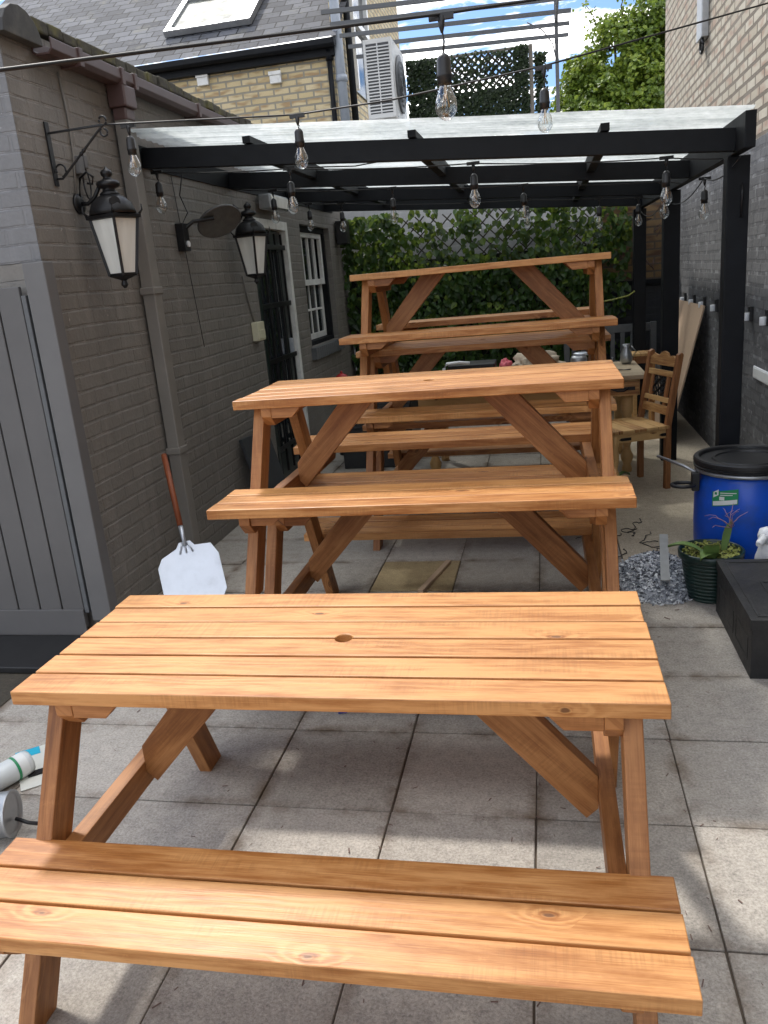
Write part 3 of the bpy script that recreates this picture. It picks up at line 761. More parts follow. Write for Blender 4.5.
# iron scroll bracket
t = thing('scroll_bracket', 'black wrought iron triangular bracket near the corner, holding the festoon cable', 'bracket', (XL, 1.80, 2.2))
mb = MB(); mb.box(XL+.001, XL+.009, 1.785, 1.815, 2.13, 2.40, 'z')
tip = V((-1.37, 1.80, 2.357))
mb.board((XL+.01, 1.80, 2.352), tip, (0,1,0), .014, .008)
dg = [V((XL+.012, 1.80, 2.16))]
for k in range(13): f = k/12; dg.append(V((XL+.04, 1.80, 2.158)).lerp(tip, f))
mb.tube(dg, .0055, 8)
mid = V((XL+.04, 1.80, 2.158)).lerp(tip, .5); dv = (tip-mid).normalized()
mb.lathe([(.005, -.02), (.010, -.008), (.006, 0), (.010, .008), (.005, .02)], 8, mid, dv)
for cc_, rr, a0, a1 in (((XL+.035, 2.195), .03, -1.4, 3.6), ((tip.x+.0, tip.z+.018), .022, -2.5, 3.6), ((tip.x+.002, tip.z-.03), .02, -4., 1.6)):
    mb.tube([(cc_[0]+rr*(1-.35*k/18)*math.cos(a0+(a1-a0)*k/18), 1.80, cc_[1]+rr*(1-.35*k/18)*math.sin(a0+(a1-a0)*k/18)) for k in range(19)], .0045, 6)
obj('frame', mb, M['iron'], t, bevel=.001)

# ------------------------------------------------------------------ pergola
pg = thing('pergola', 'black timber lean-to pergola with a translucent sheet roof over the far tables', 'pergola', (0, 4.6, 0))
def bz(x): return 2.40-.0805*(x+1.62)
sx_ = V((1, 0, -.0805)).normalized()
xr = 1.46
for y in (2.69, 4.0, 5.35, 6.65):
    mb = MB(); x0 = XL+.012; L = (xr-x0)/sx_.x
    mb.frame((x0, y, bz(x0)-.105), sx_, (0,1,0), sx_.cross(V((0,1,0))), L, .055, .105)
    obj('cross_beam', mb, M['black_paint'], pg, bevel=.003)
mb = MB(); mb.box(xr+.001, xr+.051, 2.50, 7.0, bz(xr)-.115, bz(xr)+.045, 'y'); obj('side_rafter', mb, M['black_paint'], pg, bevel=.003)
for y in (2.80, 4.80, 6.90):
    mb = MB(); mb.box(1.449 if y < 3 else 1.412, 1.558 if y < 3 else 1.532, y, y+.10, 0, bz(xr)-.117, 'z'); obj('post', mb, M['black_paint'], pg, bevel=.005)
for x in (-1.015, -.119, .848):
    mb = MB(); mb.box(x-.022, x+.022, 2.675, 7.0, bz(x)+.004, bz(x)+.040, 'y')
    for ya, yb in ((2.746, 3.999), (4.056, 5.349), (5.406, 6.649)): mb.box(x-.026, x+.026, ya, yb, bz(x)-.055, bz(x)+.001, 'y')
    obj('purlin', mb, M['black_paint'], pg, bevel=.002)
# wall plate
mb = MB(); mb.box(XL+.001, XL+.0119, 2.55, 7.0, 2.30, 2.415, 'y'); obj('wall_plate', mb, M['black_paint'], pg)
# corrugated sheet: fine ridges running across the slope direction
mb = MB(); n = 150; ny = 2
xs = [XL+.02+(xr+.03-XL-.02)*i/40 for i in range(41)]
ys = [2.44+(7.05-2.44)*j/300 for j in range(301)]
for i, x in enumerate(xs):
    for j, y in enumerate(ys):
        mb.v.append(V((x, y, bz(x)+.052+.006*math.cos((y-2.44)*2*math.pi/.076)+.004*mnoise.noise(V((x*2, y*1.4, 3.))))))
for i in range(40):
    for j in range(300):
        a = i*301+j; mb.face([a, a+301, a+302, a+1], None, (.5, .5), True)
so = obj('roof_sheet', mb, M['roof_sheet'], pg)
# thin dark battens under sheet running across
for y in (3.35, 4.68, 6.0):
    mb = MB(); x0 = XL+.02; L = (xr-x0)/sx_.x
    mb.frame((x0, y, bz(x0)+.012), sx_, (0,1,0), sx_.cross(V((0,1,0))), L, .03, .026); obj('batten', mb, M['black_paint'], pg)
mb = MB(); mb.tube([(1.52, 2.80, 1.90), (1.522, 2.79, 1.86), (1.52, 2.79, 1.74)], .006, 6); obj('hook', mb, M['iron'], pg)

# ------------------------------------------------------------------ festoon strings
def festoon(lbl, pts, bulbs, sag=.03, r=.004, grp='festoon light strings'):
    t = thing('festoon_string', lbl, 'string lights', pts[0], 0., grp)
    mb = MB(); path = []
    for a, b in zip(pts[:-1], pts[1:]):
        a, b = V(a), V(b); n = 12
        for k in range(n): f = k/n; path.append(a.lerp(b, f)-V((0,0,sag*4*f*(1-f)*(b-a).length)))
    path.append(V(pts[-1])); mb.tube(path, r, 6); obj('cable', mb, M['cable'], t)
    for (p, drop, tilt) in bulbs:
        p = V(p); d = V((tilt, 0, -1)).normalized(); s = 1.
        mb = MB(); mb.board(p-V((.034,0,0)), p+V((.034,0,0)), (0,1,0), .013, .016)
        mb.lathe([(.011, 0), (.008, .025), (.0035, .04)], 10, p, (0,0,-1))
        q = p-V((0,0,.03)); e = q+d*drop
        mb.tube([q, q.lerp(e, .5)+V((.004, .003, 0)), e], .003, 6)
        mb.lathe([(.006, 0), (.014, .006), (.0195, .016), (.0205, .05), (.022, .054), (.022, .06), (.0195, .062), (.0195, .078)], 16, e, d)
        hd = obj('lamp_holder', mb, M['black_plastic'], t)
        g0 = e+d*.078
        mb = MB(); mb.lathe([(.014, 0), (.017, .010), (.024, .026), (.0295, .042), (.031, .055), (.029, .070), (.021, .083), (.010, .091), (.0008, .093)], 20, g0, d, caps=False)
        bl = obj('bulb', mb, M['bulb'], hd)
        mb = MB()
        for k in range(5):
            a = k*2*math.pi/5; b2 = a+.8
            mb.tube([g0+d*.018+V((.003*math.cos(a), .003*math.sin(a), 0)), g0+d*.058+V((.011*math.cos(b2), .011*math.sin(b2), 0))], .0007, 4)
        mb.cyl(g0, g0+d*.035, .004, .003, 8)
        # filament is part of the lamp holder's metal stem: same mesh level as bulb
        obj('filament', mb, M['filament'], hd)
    return t
festoon('nearest festoon cable across the top of the yard, carrying the largest looking bulb', [(-1.55, -1.35, 1.80), (-.516, -.215, 2.06), (.274, .658, 2.276), (.524, .947, 2.354), (1.87, 2.3, 2.75)], [((.274, .658, 2.270), .06, .0)], 0., .0042)
festoon('festoon cable from the iron scroll bracket over the pergola front to the right hand wall', [(-1.37, 1.80, 2.357), (-.525, 1.98, 2.328), (-.10, 1.95, 2.33), (.55, 1.917, 2.374), (1.544, 2.526, 2.628), (1.869, 2.75, 2.72)],
        [((-1.275, 1.85, 2.350), .012, .0), ((-.525, 1.975, 2.322), .02, 0.), ((.553, 1.917, 2.368), .045, 0.)], 0., .004)
def under(y, xs, label, zoff=.0, xe=1.42, mids=()):
    pts = [(XL+.02, y, 2.30)]+[(x, y, bz(x)-.118) for x in xs]+[(xe, y, bz(xe)-.13)]
    return festoon(label, pts, [((x, y, bz(x)-.118), d, 0.) for x, d in zip(xs, (.02, .035, .02, .03, .02, .03))], .012, .0035)
under(2.775, (-1.60, -.823, .182, 1.153), 'festoon cable stapled under the front cross beam of the pergola with four bulbs')
under(4.08, (-1.345, -.484, .412, 1.32), 'festoon cable under the second cross beam of the pergola')
under(5.43, (-1.46, -1.17, .409, .99, 1.30), 'festoon cable under the third cross beam of the pergola')
festoon('festoon cable along the inner side of the right hand pergola rafter', [(1.47, 2.62, bz(1.47)-.14), (1.47, 3.55, bz(1.47)-.15), (1.47, 5.2, bz(1.47)-.15), (1.47, 6.8, bz(1.47)-.15)],
        [((1.475, 3.55, bz(1.47)-.152), .03, 0.)], .05, .0035)
wire('loose_cable', 'loose black cable drooping between the front beams of the pergola', [(-.95, 2.9, 2.30), (-.75, 2.95, 2.235), (-.5, 3.0, 2.22), (-.25, 3.0, 2.235), (.1, 2.95, 2.22), (.5, 2.9, 2.19), (.8, 2.9, 2.20)], .004)

# ------------------------------------------------------------------ right wall
rw = thing('right_brick_wall', 'tall brick wall on the right, bare pale bricks above and charcoal paint below', 'wall', (XR, 3, 0))
mb = MB(); mb.box(XR, XR+.3, -3.5, 8.25, 0, 6.2); obj('masonry', mb, M['right_brick'], rw)
t = thing('meter_box', 'pale grey box with a black cable loop high on the bare brick wall', 'junction box', (XR, 6.4, 3.2))
from_y = 6.9
mb = MB(); mb.box(XR-.06, XR-.001, 5.76, 5.98, 3.22, 3.62); obj('case', mb, M['galv'], t, bevel=.006)
mb = MB(); mb.tube([(XR-.04, 5.84+.06*math.cos(a), 3.17+.05*math.sin(a)) for a in [k*math.pi/7 for k in range(-7, 8)]], .012, 6); obj('loop', mb, M['cable'], t)
for k, y in enumerate((6.61, 6.11, 5.62, 5.11, 3.99, 3.56)):
    nm = ['beside the middle pergola post', 'just above the plywood', 'just past the plywood', 'left of the nearest post', 'right of the nearest post', 'at the right edge'][k]
    t = thing('wall_light_clip', 'small white capped clip on the charcoal wall, '+nm, 'wall clip', (XR, y, 1.15), 0., 'white clips in a row on the right wall')
    mb = MB(); mb.box(XR-.022, XR-.001, y-.03, y+.03, 1.12, 1.215); obj('bracket', mb, M['black_plastic'], t, bevel=.003)
    mb = MB(); mb.cyl((XR-.038, y, 1.125), (XR-.038, y, 1.175), .021, n=12); obj('cap', mb, M['white_plastic'], t, bevel=.003)
t = thing('white_panel', 'white plastic panel fixed low on the charcoal wall at the photo edge', 'panel', (XR, 3.7, .8))
mb = MB(); mb.box(XR-.014, XR-.001, 3.40, 3.86, .765, .845); obj('case', mb, M['white_plastic'], t, bevel=.006)
mb = MB(); mb.box(XR-.018, XR-.0145, 3.43, 3.83, .775, .835); obj('cover', mb, M['sticker_white'], t, bevel=.001)
# plywood leaning against the wall
t = MB(); p0 = V((1.555, 5.42, .004)); upv = (V((1.838, 5.45, 1.15))-p0)
t.frame(p0, upv, V((-.012, 1, 0)), upv.cross(V((-.012, 1, 0))), upv.length, 1.30, .012)
tag(obj('plywood_sheet', t, M['ply']), 'bare plywood sheet leaning against the charcoal wall between two pergola posts', 'plywood')

# ------------------------------------------------------------------ back: ivy screen, back wall
bw_ = thing('back_wall', 'dark painted brick wall with bare ochre brick above, behind the ivy screen', 'wall', (0, 7.5, 0))
obj('painted_base', B(XL, XR, 7.52, 7.72, 0, 1.33), M['black_brick'], bw_)
mb = MB(); mb.box(1.15, XR, 7.525, 7.72, 1.331, 2.2); obj('upper_brick', mb, M['ochre_brick'], bw_)
obj('ledge', B(1.15, XR, 7.46, 7.53, 1.30, 1.345), M['black_paint'], bw_)
obj('pale_fence', B(XL-.2, 1.149, 7.60, 7.66, 1.331, 2.02), M['cream_block'], bw_)
ivy = thing('ivy_screen', 'trellis screen covered with large green artificial ivy leaves at the end of the yard', 'ivy screen', (-.1, 7.35, 0))
mb = MB()
def trellis(mb, x0, x1, z0, z1, y, step, w, th):
    a = x0-(z1-z0)
    while a < x1:
        # rising to the right
        s0, s1 = max(0, x0-a), min(z1-z0, x1-a)
        if s1 > s0: mb.board((a+s0, y, z0+s0), (a+s1, y, z0+s1), (1,0,-1), w, th)
        a += step
    a = x0
    while a < x1+(z1-z0):
        s0, s1 = max(0, a-x1), min(z1-z0, a-x0)
        if s1 > s0: mb.board((a-s0, y+th+.001, z0+s0), (a-s1, y+th+.001, z0+s1), (1,0,1), w, th)
        a += step
trellis(mb, -1.62, 1.12, .45, 2.2, 7.36, .15, .014, .006)
obj('trellis', mb, M['trellis'], ivy)
obj('netting', B(-1.62, 1.15, 7.40, 7.404, .2, 1.75), M['backing'], ivy)
mb = MB(); rg = random.Random(3)
for k in range(7800):
    x = rg.uniform(-1.62, 1.42); z = rg.uniform(.30, 2.24)
    d = mnoise.noise(V((x*2.4, z*2.4, 1.)))
    if x > 1.05 and (z < 1.0 or rg.random() < (x-1.05)*2.2) and d < .25: continue
    if z > 1.72 and -1.0 < x < 1.1 and d < .22 and rg.random() < .72: continue
    if z < .9 and rg.random() < .3: continue
    y = 7.34-rg.uniform(0, .10)-.05*max(0, d)
    n = V((rg.gauss(0, .5), -1, rg.gauss(.25, .5)))
    sd = min(1, max(0, rg.betavariate(1.4, 3.2)+(.15 if d > 0 else -.05)))
    mb.leaf((x, y, z), n, (rg.gauss(0, .6), 0, -1), rg.uniform(.05, .095), (sd, rg.random()))
obj('foliage', mb, M['ivy'], ivy)
mb = MB()
for k in range(10):
    x = rg.uniform(1.15, 1.75); pts = [(x, 7.44, rg.uniform(1.5, 2.0))]
    for q in range(6): pts.append((pts[-1][0]+rg.uniform(-.12, .12), 7.44, pts[-1][2]+rg.uniform(-.10, .12)))
    mb.tube(pts, .008, 5, r1=.003)
tw = obj('dry_vine', mb, M['twig']); tag(tw, 'bare dry vine stems on the ochre bricks behind the far pergola posts', 'vine')
tag(obj('plant_stick', (lambda q: (q.tube([(1.02, 6.9, 1.17), (1.2, 6.88, 1.19), (1.36, 6.85, 1.22), (1.42, 6.85, 1.26)], .008, 6), q)[1])(MB()), M['sprout']), 'thin green cane sticking out in front of the far post', 'cane')
# grey garden bench by the back wall
t = thing('garden_bench', 'grey painted slatted bench against the back wall, right of the ivy screen', 'bench', (1.35, 6.98, 0))
mb = MB(); mb.box(.75, 1.62, 7.10, 7.15, .84, .92); mb.box(.75, 1.62, 7.10, 7.15, .50, .55)
x = .80
while x < 1.6: mb.box(x, x+.045, 7.105, 7.14, .55, .84, 'z'); x += .10
obj('backrest', mb, M['grey_bench'], t, bevel=.004)
mb = MB()
for k in range(4): mb.box(.75, 1.62, 6.68+k*.105, 6.77+k*.105, .42, .445)
obj('seat', mb, M['grey_bench'], t, bevel=.004)
for x in (.72, 1.60):
    for y in (6.66, 7.09):
        obj('leg', B(x, x+.06, y, y+.06, 0, .60 if y < 7 else .93, 'z'), M['grey_bench'], t, bevel=.004)

# ------------------------------------------------------------------ dining table + things on it
dt = thing('rustic_dining_table', 'long rustic wooden table with turned legs and iron drawer straps behind the far stack', 'table', (.4, 4.85, 0))
mb = MB(); y = 4.38
while y < 5.24: mb.box(-.52, 1.255, y, y+.148, .725, .757); y += .151
obj('tabletop', mb, M['grey_wood'], dt, bevel=.003)
mb = MB(); mb.box(-.46, 1.19, 4.41, 4.44, .60, .7245); mb.box(-.46, 1.19, 5.20, 5.23, .60, .7245); mb.box(1.18, 1.21, 4.445, 5.195, .60, .7245); mb.box(-.47, -.44, 4.445, 5.195, .60, .7245)
obj('apron', mb, M['rustic'], dt, bevel=.003)
mb = MB(); mb.box(.86, 1.20, 4.398, 4.409, .615, .71); dw = obj('drawer', mb, M['rustic'], dt, bevel=.002)
mb = MB(); mb.prism([(.98, .655), (1.02, .667), (1.17, .672), (1.17, .645), (1.02, .65)], (0, 4.390, 0), (1,0,0), (0,0,1), (0,1,0), .006); mb.tube([(1.0, 4.385, .66), (1.04, 4.37, .645), (1.09, 4.37, .645), (1.12, 4.385, .66)], .006, 6); obj('strap', mb, M['iron'], dw)
turn = [(.035, 0), (.038, .03), (.028, .06), (.045, .10), (.048, .13), (.03, .17), (.026, .20), (.040, .26), (.046, .32), (.040, .40), (.030, .44), (.044, .47), (.044, .60)]
for x, y in ((-.37, 4.50), (1.12, 4.50), (-.37, 5.14), (1.12, 5.14)):
    mb = MB(); mb.lathe(turn, 14, (x, y, 0)); obj('leg', mb, M['rustic'], dt)
# things on the table
t = thing('black_crate', 'black box in a white frame on the rustic table between the picnic tables', 'box', (-.1, 4.75, .757))
mb = MB(); mb.box(-.235, .135, 4.60, 4.9, .76, .885); obj('case', mb, M['black_plastic'], t, bevel=.006)
mb = MB(); mb.tube([(-.26, 4.585, .77), (-.265, 4.585, .87), (-.24, 4.585, .905), (-.14, 4.585, .91), (-.06, 4.585, .90)], .013, 8); obj('rim', mb, M['white_plastic'], t)
def blob(name, lbl, cat, c, r, m, seed, amp=.35):
    mb = MB(); rg2 = random.Random(seed); n = 18
    for i in range(n+1):
        for j in range(n*2):
            th, ph = math.pi*i/n, math.pi*j/n
            d = V((math.sin(th)*math.cos(ph), math.sin(th)*math.sin(ph), math.cos(th)))
            k = 1+amp*mnoise.noise(d*2.2+V((seed, 0, 0)))+amp*.5*abs(mnoise.noise(d*5+V((0, seed, 0))))
            q = V((d.x*r[0]*k, d.y*r[1]*k, max(-r[2]*.9, d.z*r[2]*k)))
            mb.v.append(V(c)+q)
    for i in range(n):
        for j in range(n*2):
            a = i*n*2+j; b = i*n*2+(j+1) % (n*2); mb.face([a, a+n*2, b+n*2, b], None, (.5, .5), True)
    return tag(obj(name, mb, M[m]), lbl, cat)
blob('cloth_bag', 'crumpled cream cloth bag on the rustic table right of the black box', 'bag', (.46, 4.72, .845), (.17, .12, .085), 'cloth', 5, .6)
blob('pink_bundle', 'small pink wrapped bundle between the black box and the cream bag', 'bundle', (.215, 4.70, .82), (.055, .05, .065), 'pink', 2, .5)
t = thing('glass_jar', 'clear glass jar with a metal lid on the rustic table near its right end', 'jar', (.86, 4.75, .757))
mb = MB(); mb.lathe([(.06, 0), (.065, .02), (.065, .11), (.055, .13)], 18, (.78, 4.72, .758)); obj('jar', mb, M['galv'], t)
mb = MB(); mb.lathe([(.06, 0), (.062, .015), (.05, .02)], 18, (.80, 4.75, .889)); obj('lid', mb, M['steel'], t)
t = thing('steel_teapot', 'small round steel pot on the rustic table beside the jar', 'pot', (.98, 4.75, .757))
mb = MB(); mb.lathe([(.035, 0), (.052, .02), (.055, .05), (.04, .08), (.012, .09)], 18, (.955, 4.72, .758)); obj('body', mb, M['steel'], t)
mb = MB(); mb.tube([(1.0, 4.72, .80), (1.03, 4.72, .83), (1.035, 4.72, .86)], .008, 8); obj('spout', mb, M['steel'], t)
t = thing('scissors', 'black handled scissors lying on the bare right end of the rustic table', 'scissors', (1.1, 4.6, .757))
mb = MB()
for cx, cy in ((1.02, 4.62), (1.00, 4.70)): mb.tube([(cx+.028*math.cos(a), cy+.024*math.sin(a), .765) for a in [k*math.pi/6 for k in range(13)]], .006, 6)
obj('handles', mb, M['black_plastic'], t)
mb = MB(); mb.board((1.04, 4.64, .764), (1.17, 4.70, .764), (0,1,0), .014, .003); mb.board((1.03, 4.69, .768), (1.16, 4.62, .768), (0,1,0), .014, .003); obj('blades', mb, M['iron'], t)
t = thing('carafe', 'small clear pitcher on the far right part of the rustic table', 'pitcher', (1.18, 5.05, .757))
mb = MB(); mb.lathe([(.035, 0), (.05, .03), (.045, .08), (.025, .13), (.03, .16)], 16, (1.17, 5.08, .758)); obj('body', mb, M['galv'], t)
mb = MB(); mb.tube([(1.21, 5.08, .80), (1.25, 5.08, .85), (1.21, 5.08, .9)], .006, 6); obj('handle', mb, M['galv'], t)
# packets left of table on dark crate
t = thing('storage_crate', 'dark crate standing behind the far stack by the left wall', 'crate', (-.95, 5.2, 0))
mb = MB(); mb.box(-1.25, -.62, 4.95, 5.45, 0, .62)
for z in (.15, .35, .55): mb.box(-1.26, -.61, 4.94, 5.46, z, z+.03)
obj('case', mb, M['black_plastic'], t, bevel=.008)
obj('lid', B(-1.27, -.60, 4.93, 5.47, .6205, .65), M['dark_slab'], t, bevel=.008)
for k, (x, y, rz) in enumerate(((-.98, 5.1, .3), (-.82, 5.0, -.5), (-.73, 5.15, .9))):
    mb = MB(); c, s = math.cos(rz), math.sin(rz)
    mb.frame((x-.07, y, .652), (c, s, .25), (-s, c, .4), V((c, s, .25)).cross(V((-s, c, .4))), .15, .10, .03)
    tag(obj('snack_packet', mb, M['green_pack' if k != 1 else 'packet'], bevel=.008), ['green and orange packet on the dark crate, nearest the left wall', 'pale packet in the middle of the dark crate lid', 'green and orange packet at the right end of the dark crate lid'][k], 'packet', 'packets on the crate')
mb = MB(); mb.lathe([(.004, -.075), (.05, -.055), (.075, 0), (.05, .055), (.012, .075)], 18, (-1.36, 5.6, .70)); mb.lathe([(.012, .07), (.012, .09), (.004, .095)], 8, (-1.36, 5.6, .70))
t = thing('red_float', 'small red ball on a stand by the left wall under the sash window', 'ball', (-1.36, 5.6, 0))
obj('ball', mb, M['red'], t)
mb = MB(); mb.lathe([(.09, 0), (.09, .02), (.015, .03), (.012, .63)], 14, (-1.36, 5.6, 0)); obj('stand', mb, M['iron'], t)

# ------------------------------------------------------------------ rustic chair
def chair(lbl, loc, rz):
    t = thing('rustic_chair', lbl, 'chair', loc, rz, 'rustic wooden chairs')
    # local: origin at floor centre, back at +x, width in y, front at -x
    W, D = .19, .20
    mb = MB()
    for k in range(5): mb.frame((-D-.03+k*.0865, -W-.03, .435), (0,1,0), (1,0,0), (0,0,-1), 2*W+.06, .083, -.022) if False else mb.box(-D-.03+k*.0865, -D-.03+k*.0865+.083, -W-.03, W+.03, .435, .457, 'y', seed=(random.random(), (.05, .95, .2, .85, .4)[k]))
    obj('seat', mb, M['rustic'], t, False, .003)
    mb = MB(); mb.box(-D, D, -W-.012, -W+.012, .37, .4345); mb.box(-D, D, W-.012, W+.012, .37, .4345); mb.box(-D-.012, -D+.012, -W+.013, W-.013, .37, .4345, 'y'); mb.box(D-.012, D+.012, -W+.013, W-.013, .37, .4345, 'y')
    obj('apron', mb, M['rustic'], t, False, .002)
    mb = MB()
    for x in (-D+.03, D-.07):
        mb.prism([(x, .395), (x+.02, .405), (x+.09, .405), (x+.09, .385), (x+.02, .385)], (0, -W-.018, 0), (1,0,0), (0,0,1), (0,1,0), .005)
    obj('strap', mb, M['iron'], t, False)
    tl = [(.024, 0), (.026, .04), (.018, .08), (.030, .12), (.031, .15), (.019, .19), (.028, .24), (.030, .29), (.022, .33), (.030, .36), (.030, .434)]
    for y in (-W+.01, W-.01):
        mb = MB(); mb.lathe(tl, 12, (-D+.01, y, 0)); obj('leg', mb, M['rustic'], t, False)
    for y in (-W, W):
        mb = MB(); sw = [(D-.02, 0), (D+.02, 0), (D+.02, .45), (D+.105, .93), (D+.09, .945), (D+.065, .93), (D-.02, .45)]
        mb.prism(sw, (0, y-.019, 0), (1,0,0), (0,0,1), (0,1,0), .038, grain='y'); obj('back_leg', mb, M['rustic_dark'], t, False, .004)
    def bx_(z): return D+(z-.45)*.177
    def rail(mb, z, hh, th=.02): mb.frame((bx_(z)-.01, -W+.020, z), (0,1,0), (.177,0,1), (1,0,-.177), 2*W-.04, hh, th)
    mb = MB(); rail(mb, .52, .06); rail(mb, .60, .035); rail(mb, .775, .04)
    # crest rail with a small scroll
    z = .845; e = V((.177,0,1)).normalized()
    pl = [(-W+.02, 0), (W-.02, 0), (W-.02, .05), (W-.07, .075), (.06, .065), (.035, .09), (0, .10), (-.035, .09), (-.06, .065), (-W+.07, .075), (-W+.02, .05)]
    mb.prism(pl, (bx_(z)-.01, 0, z), (0,1,0), e, (1,0,-.177), .022)
    obj('back_rail', mb, M['rustic'], t, False, .002)
    for y in (-.115, .085):
        mb = MB(); mb.frame((bx_(.581)-.008, y, .581), e, (0,1,0), (1,0,-.177), .20, .03, .018)
        obj('back_slat', mb, M['rustic_dark'], t, False, .002)
    mb = MB()
    for i in range(7):
        y = -.072+i*.0235; pts = []
        for k in range(17):
            f = k/16; zz = .636+f*.138; pts.append((bx_(zz), y+.010*math.sin(f*math.pi*4+i*1.6), zz))
        mb.tube(pts, .0062, 5)
    for zz in (.66, .69, .72, .75): mb.tube([(bx_(zz), -.085, zz), (bx_(zz), .083, zz)], .004, 5)
    obj('iron_lattice', mb, M['iron'], t, False)
    return t
ang = math.atan2(.372, .928)
cx, cy = 1.271, 4.139
chair('rustic wooden chair with an iron lattice back, right of the far picnic tables', (cx-.20*math.cos(ang)+.0, cy-.20*math.sin(ang), 0), ang)
t = thing('rustic_stool', 'small square rustic wooden stool behind the chair, at the end of the long table', 'stool', (1.39, 5.85, 0))
mb = MB()
for k in range(3): mb.box(1.29+k*.068, 1.355+k*.068, 5.75, 6.0, .735, .758, 'y')
obj('seat', mb, M['rustic'], t, bevel=.003)
obj('apron', B(1.305, 1.478, 5.765, 5.985, .67, .734), M['rustic_dark'], t, bevel=.003)
for x in (1.30, 1.455):
    for y in (5.762, 5.962): obj('leg', B(x, x+.028, y, y+.028, 0, .669, 'z'), M['rustic'], t, bevel=.003)

# ------------------------------------------------------------------ right foreground things
# barrel
bx0, by0 = 1.50, 2.38
t = thing('blue_drum', 'blue plastic drum with a black lid and clamp ring beside the charcoal wall', 'barrel', (bx0, by0, 0))
mb = MB(); mb.lathe([(.20, 0), (.218, .015), (.232, .06), (.243, .17), (.245, .27), (.243, .39), (.235, .475), (.225, .50), (.225, .53)], 48, (bx0, by0, 0)); bd = obj('body', mb, M['blue_drum'], t)
mb = MB(); mb.lathe([(.236, .528), (.245, .531), (.245, .546), (.238, .549)], 48, (bx0, by0, 0)); obj('clamp_ring', mb, M['galv'], t)
mb = MB(); mb.lathe([(.236, .550), (.25, .553), (.251, .562), (.245, .565), (.245, .572), (.251, .575), (.251, .592), (.246, .599), (.228, .600), (.222, .596), (.220, .583), (.165, .582), (.160, .588), (.150, .588), (.147, .581), (.02, .580)], 80, (bx0, by0, 0), smooth=False); obj('lid', mb, M['black_plastic'], t)
mb = MB(); a = V((bx0-.245, by0-.03, .525)); mb.tube([a, a+V((-.05, .06, .02)), a+V((-.16, .20, .045))], .008, 8)
obj('lever', mb, M['galv'], t)
mb = MB(); mb.tube([(bx0-.255-.055-.055*math.cos(q), by0-.06+.045*math.sin(q), .47) for q in [k*math.pi/8 for k in range(17)]], .010, 8); mb.box(bx0-.270, bx0-.235, by0-.08, by0-.03, .44, .53); obj('latch_loop', mb, M['black_plastic'], t, bevel=.003)
# label wrapped on the drum
def wrap(mb, a0, a1, z0, z1, r, tilt=0., n=10):
    b = len(mb.v)
    for k in range(n+1):
        a = a0+(a1-a0)*k/n; dz = tilt*(k/n-.5)
        for z in (z0, z1): mb.v.append(V((bx0+r*math.cos(a), by0+r*math.sin(a), z+dz)))
    for k in range(n): q = b+2*k; mb.face([q, q+2, q+3, q+1])
A0, A1 = R(-140), R(-110)
mb = MB(); wrap(mb, A0, A1, .395, .472, .2462, .026); lb = obj('label_sticker', mb, M['sticker_green'], bd)
mb = MB(); wrap(mb, A0+R(1.2), A1-R(1), .399, .421, .2466, .024); wrap(mb, A0+R(1.5), A0+R(8), .437, .465, .2466, .017); wrap(mb, A0+R(10), A1-R(2), .458, .462, .2466, .006); wrap(mb, A0+R(10), A1-R(6), .447, .451, .2466, .006); wrap(mb, A0+R(9), A0+R(15), .421, .439, .2466, .002); obj('label_print', mb, M['sticker_white'], bd)
mb = MB(); wrap(mb, A0+R(3.2), A0+R(6.2), .445, .458, .2470, .001); obj('label_emblem', mb, M['sticker_green'], bd)
# plant pot
px0, py0 = 1.268, 1.99
t = thing('plant_pot', 'dark green ribbed pot with a dying plant, in front of the blue drum', 'plant pot', (px0, py0, 0))
pr = []
for k in range(11):
    z = k*.0185; r0 = .098+z*.17; pr += [(r0, z+.0), (r0+.004, z+.006), (r0+.004, z+.012), (r0, z+.0175)]
pr += [(.138, .205), (.147, .208), (.149, .238), (.143, .243), (.137, .238), (.132, .20)]
mb = MB(); mb.lathe(pr, 36, (px0, py0, 0)); obj('pot', mb, M['pot_green'], t)
mb = MB(); rg = random.Random(11); b = 0
mb.lathe([(.134, .195), (.10, .21), (.05, .222), (.004, .225)], 24, (px0, py0, 0)); obj('soil', mb, M['soil'], t)
mb = MB()
for k in range(520):
    a, rr = rg.uniform(0, 6.28), .125*math.sqrt(rg.random())
    mb.leaf((px0+rr*math.cos(a), py0+rr*math.sin(a), .222+rg.uniform(0, .02)), (rg.gauss(0, .5), rg.gauss(0, .5), 1), (rg.gauss(0, 1), rg.gauss(0, 1), .2), rg.uniform(.012, .022), (rg.random(), 0))
obj('sprouts', mb, M['sprout'], t)
mb = MB()
def bigleaf(mb, p0, p1, w, up=(0,0,1)):
    p0, p1, up = V(p0), V(p1), V(up); n = 8; d = (p1-p0).normalized(); s = d.cross(up).normalized(); b = len(mb.v)
    for k in range(n+1):
        f = k/n; c = p0.lerp(p1, f)+V((0,0,.03*math.sin(math.pi*f))); ww = w*math.sin(math.pi*(.12+.88*f)**.8)*.5+.001
        for q in (-1, 0, 1): mb.v.append(c+s*ww*q+V((0,0,abs(q)*.012)))
    for k in range(n):
        for q in (0, 1): a = b+3*k+q; mb.face([a, a+1, a+4, a+3], None, (.5, .5), True)
bigleaf(mb, (px0-.03, py0-.05, .225), (px0-.20, py0-.03, .262), .055); bigleaf(mb, (px0+.01, py0-.07, .22), (px0-.075, py0-.155, .235), .085); bigleaf(mb, (px0-.02, py0-.10, .215), (px0-.02, py0-.13, .29), .07, (0,1,0))
bigleaf(mb, (px0+.055, py0, .22), (px0+.095, py0+.02, .36), .035, (0,1,0))
obj('leaf', mb, M['succulent'], t)
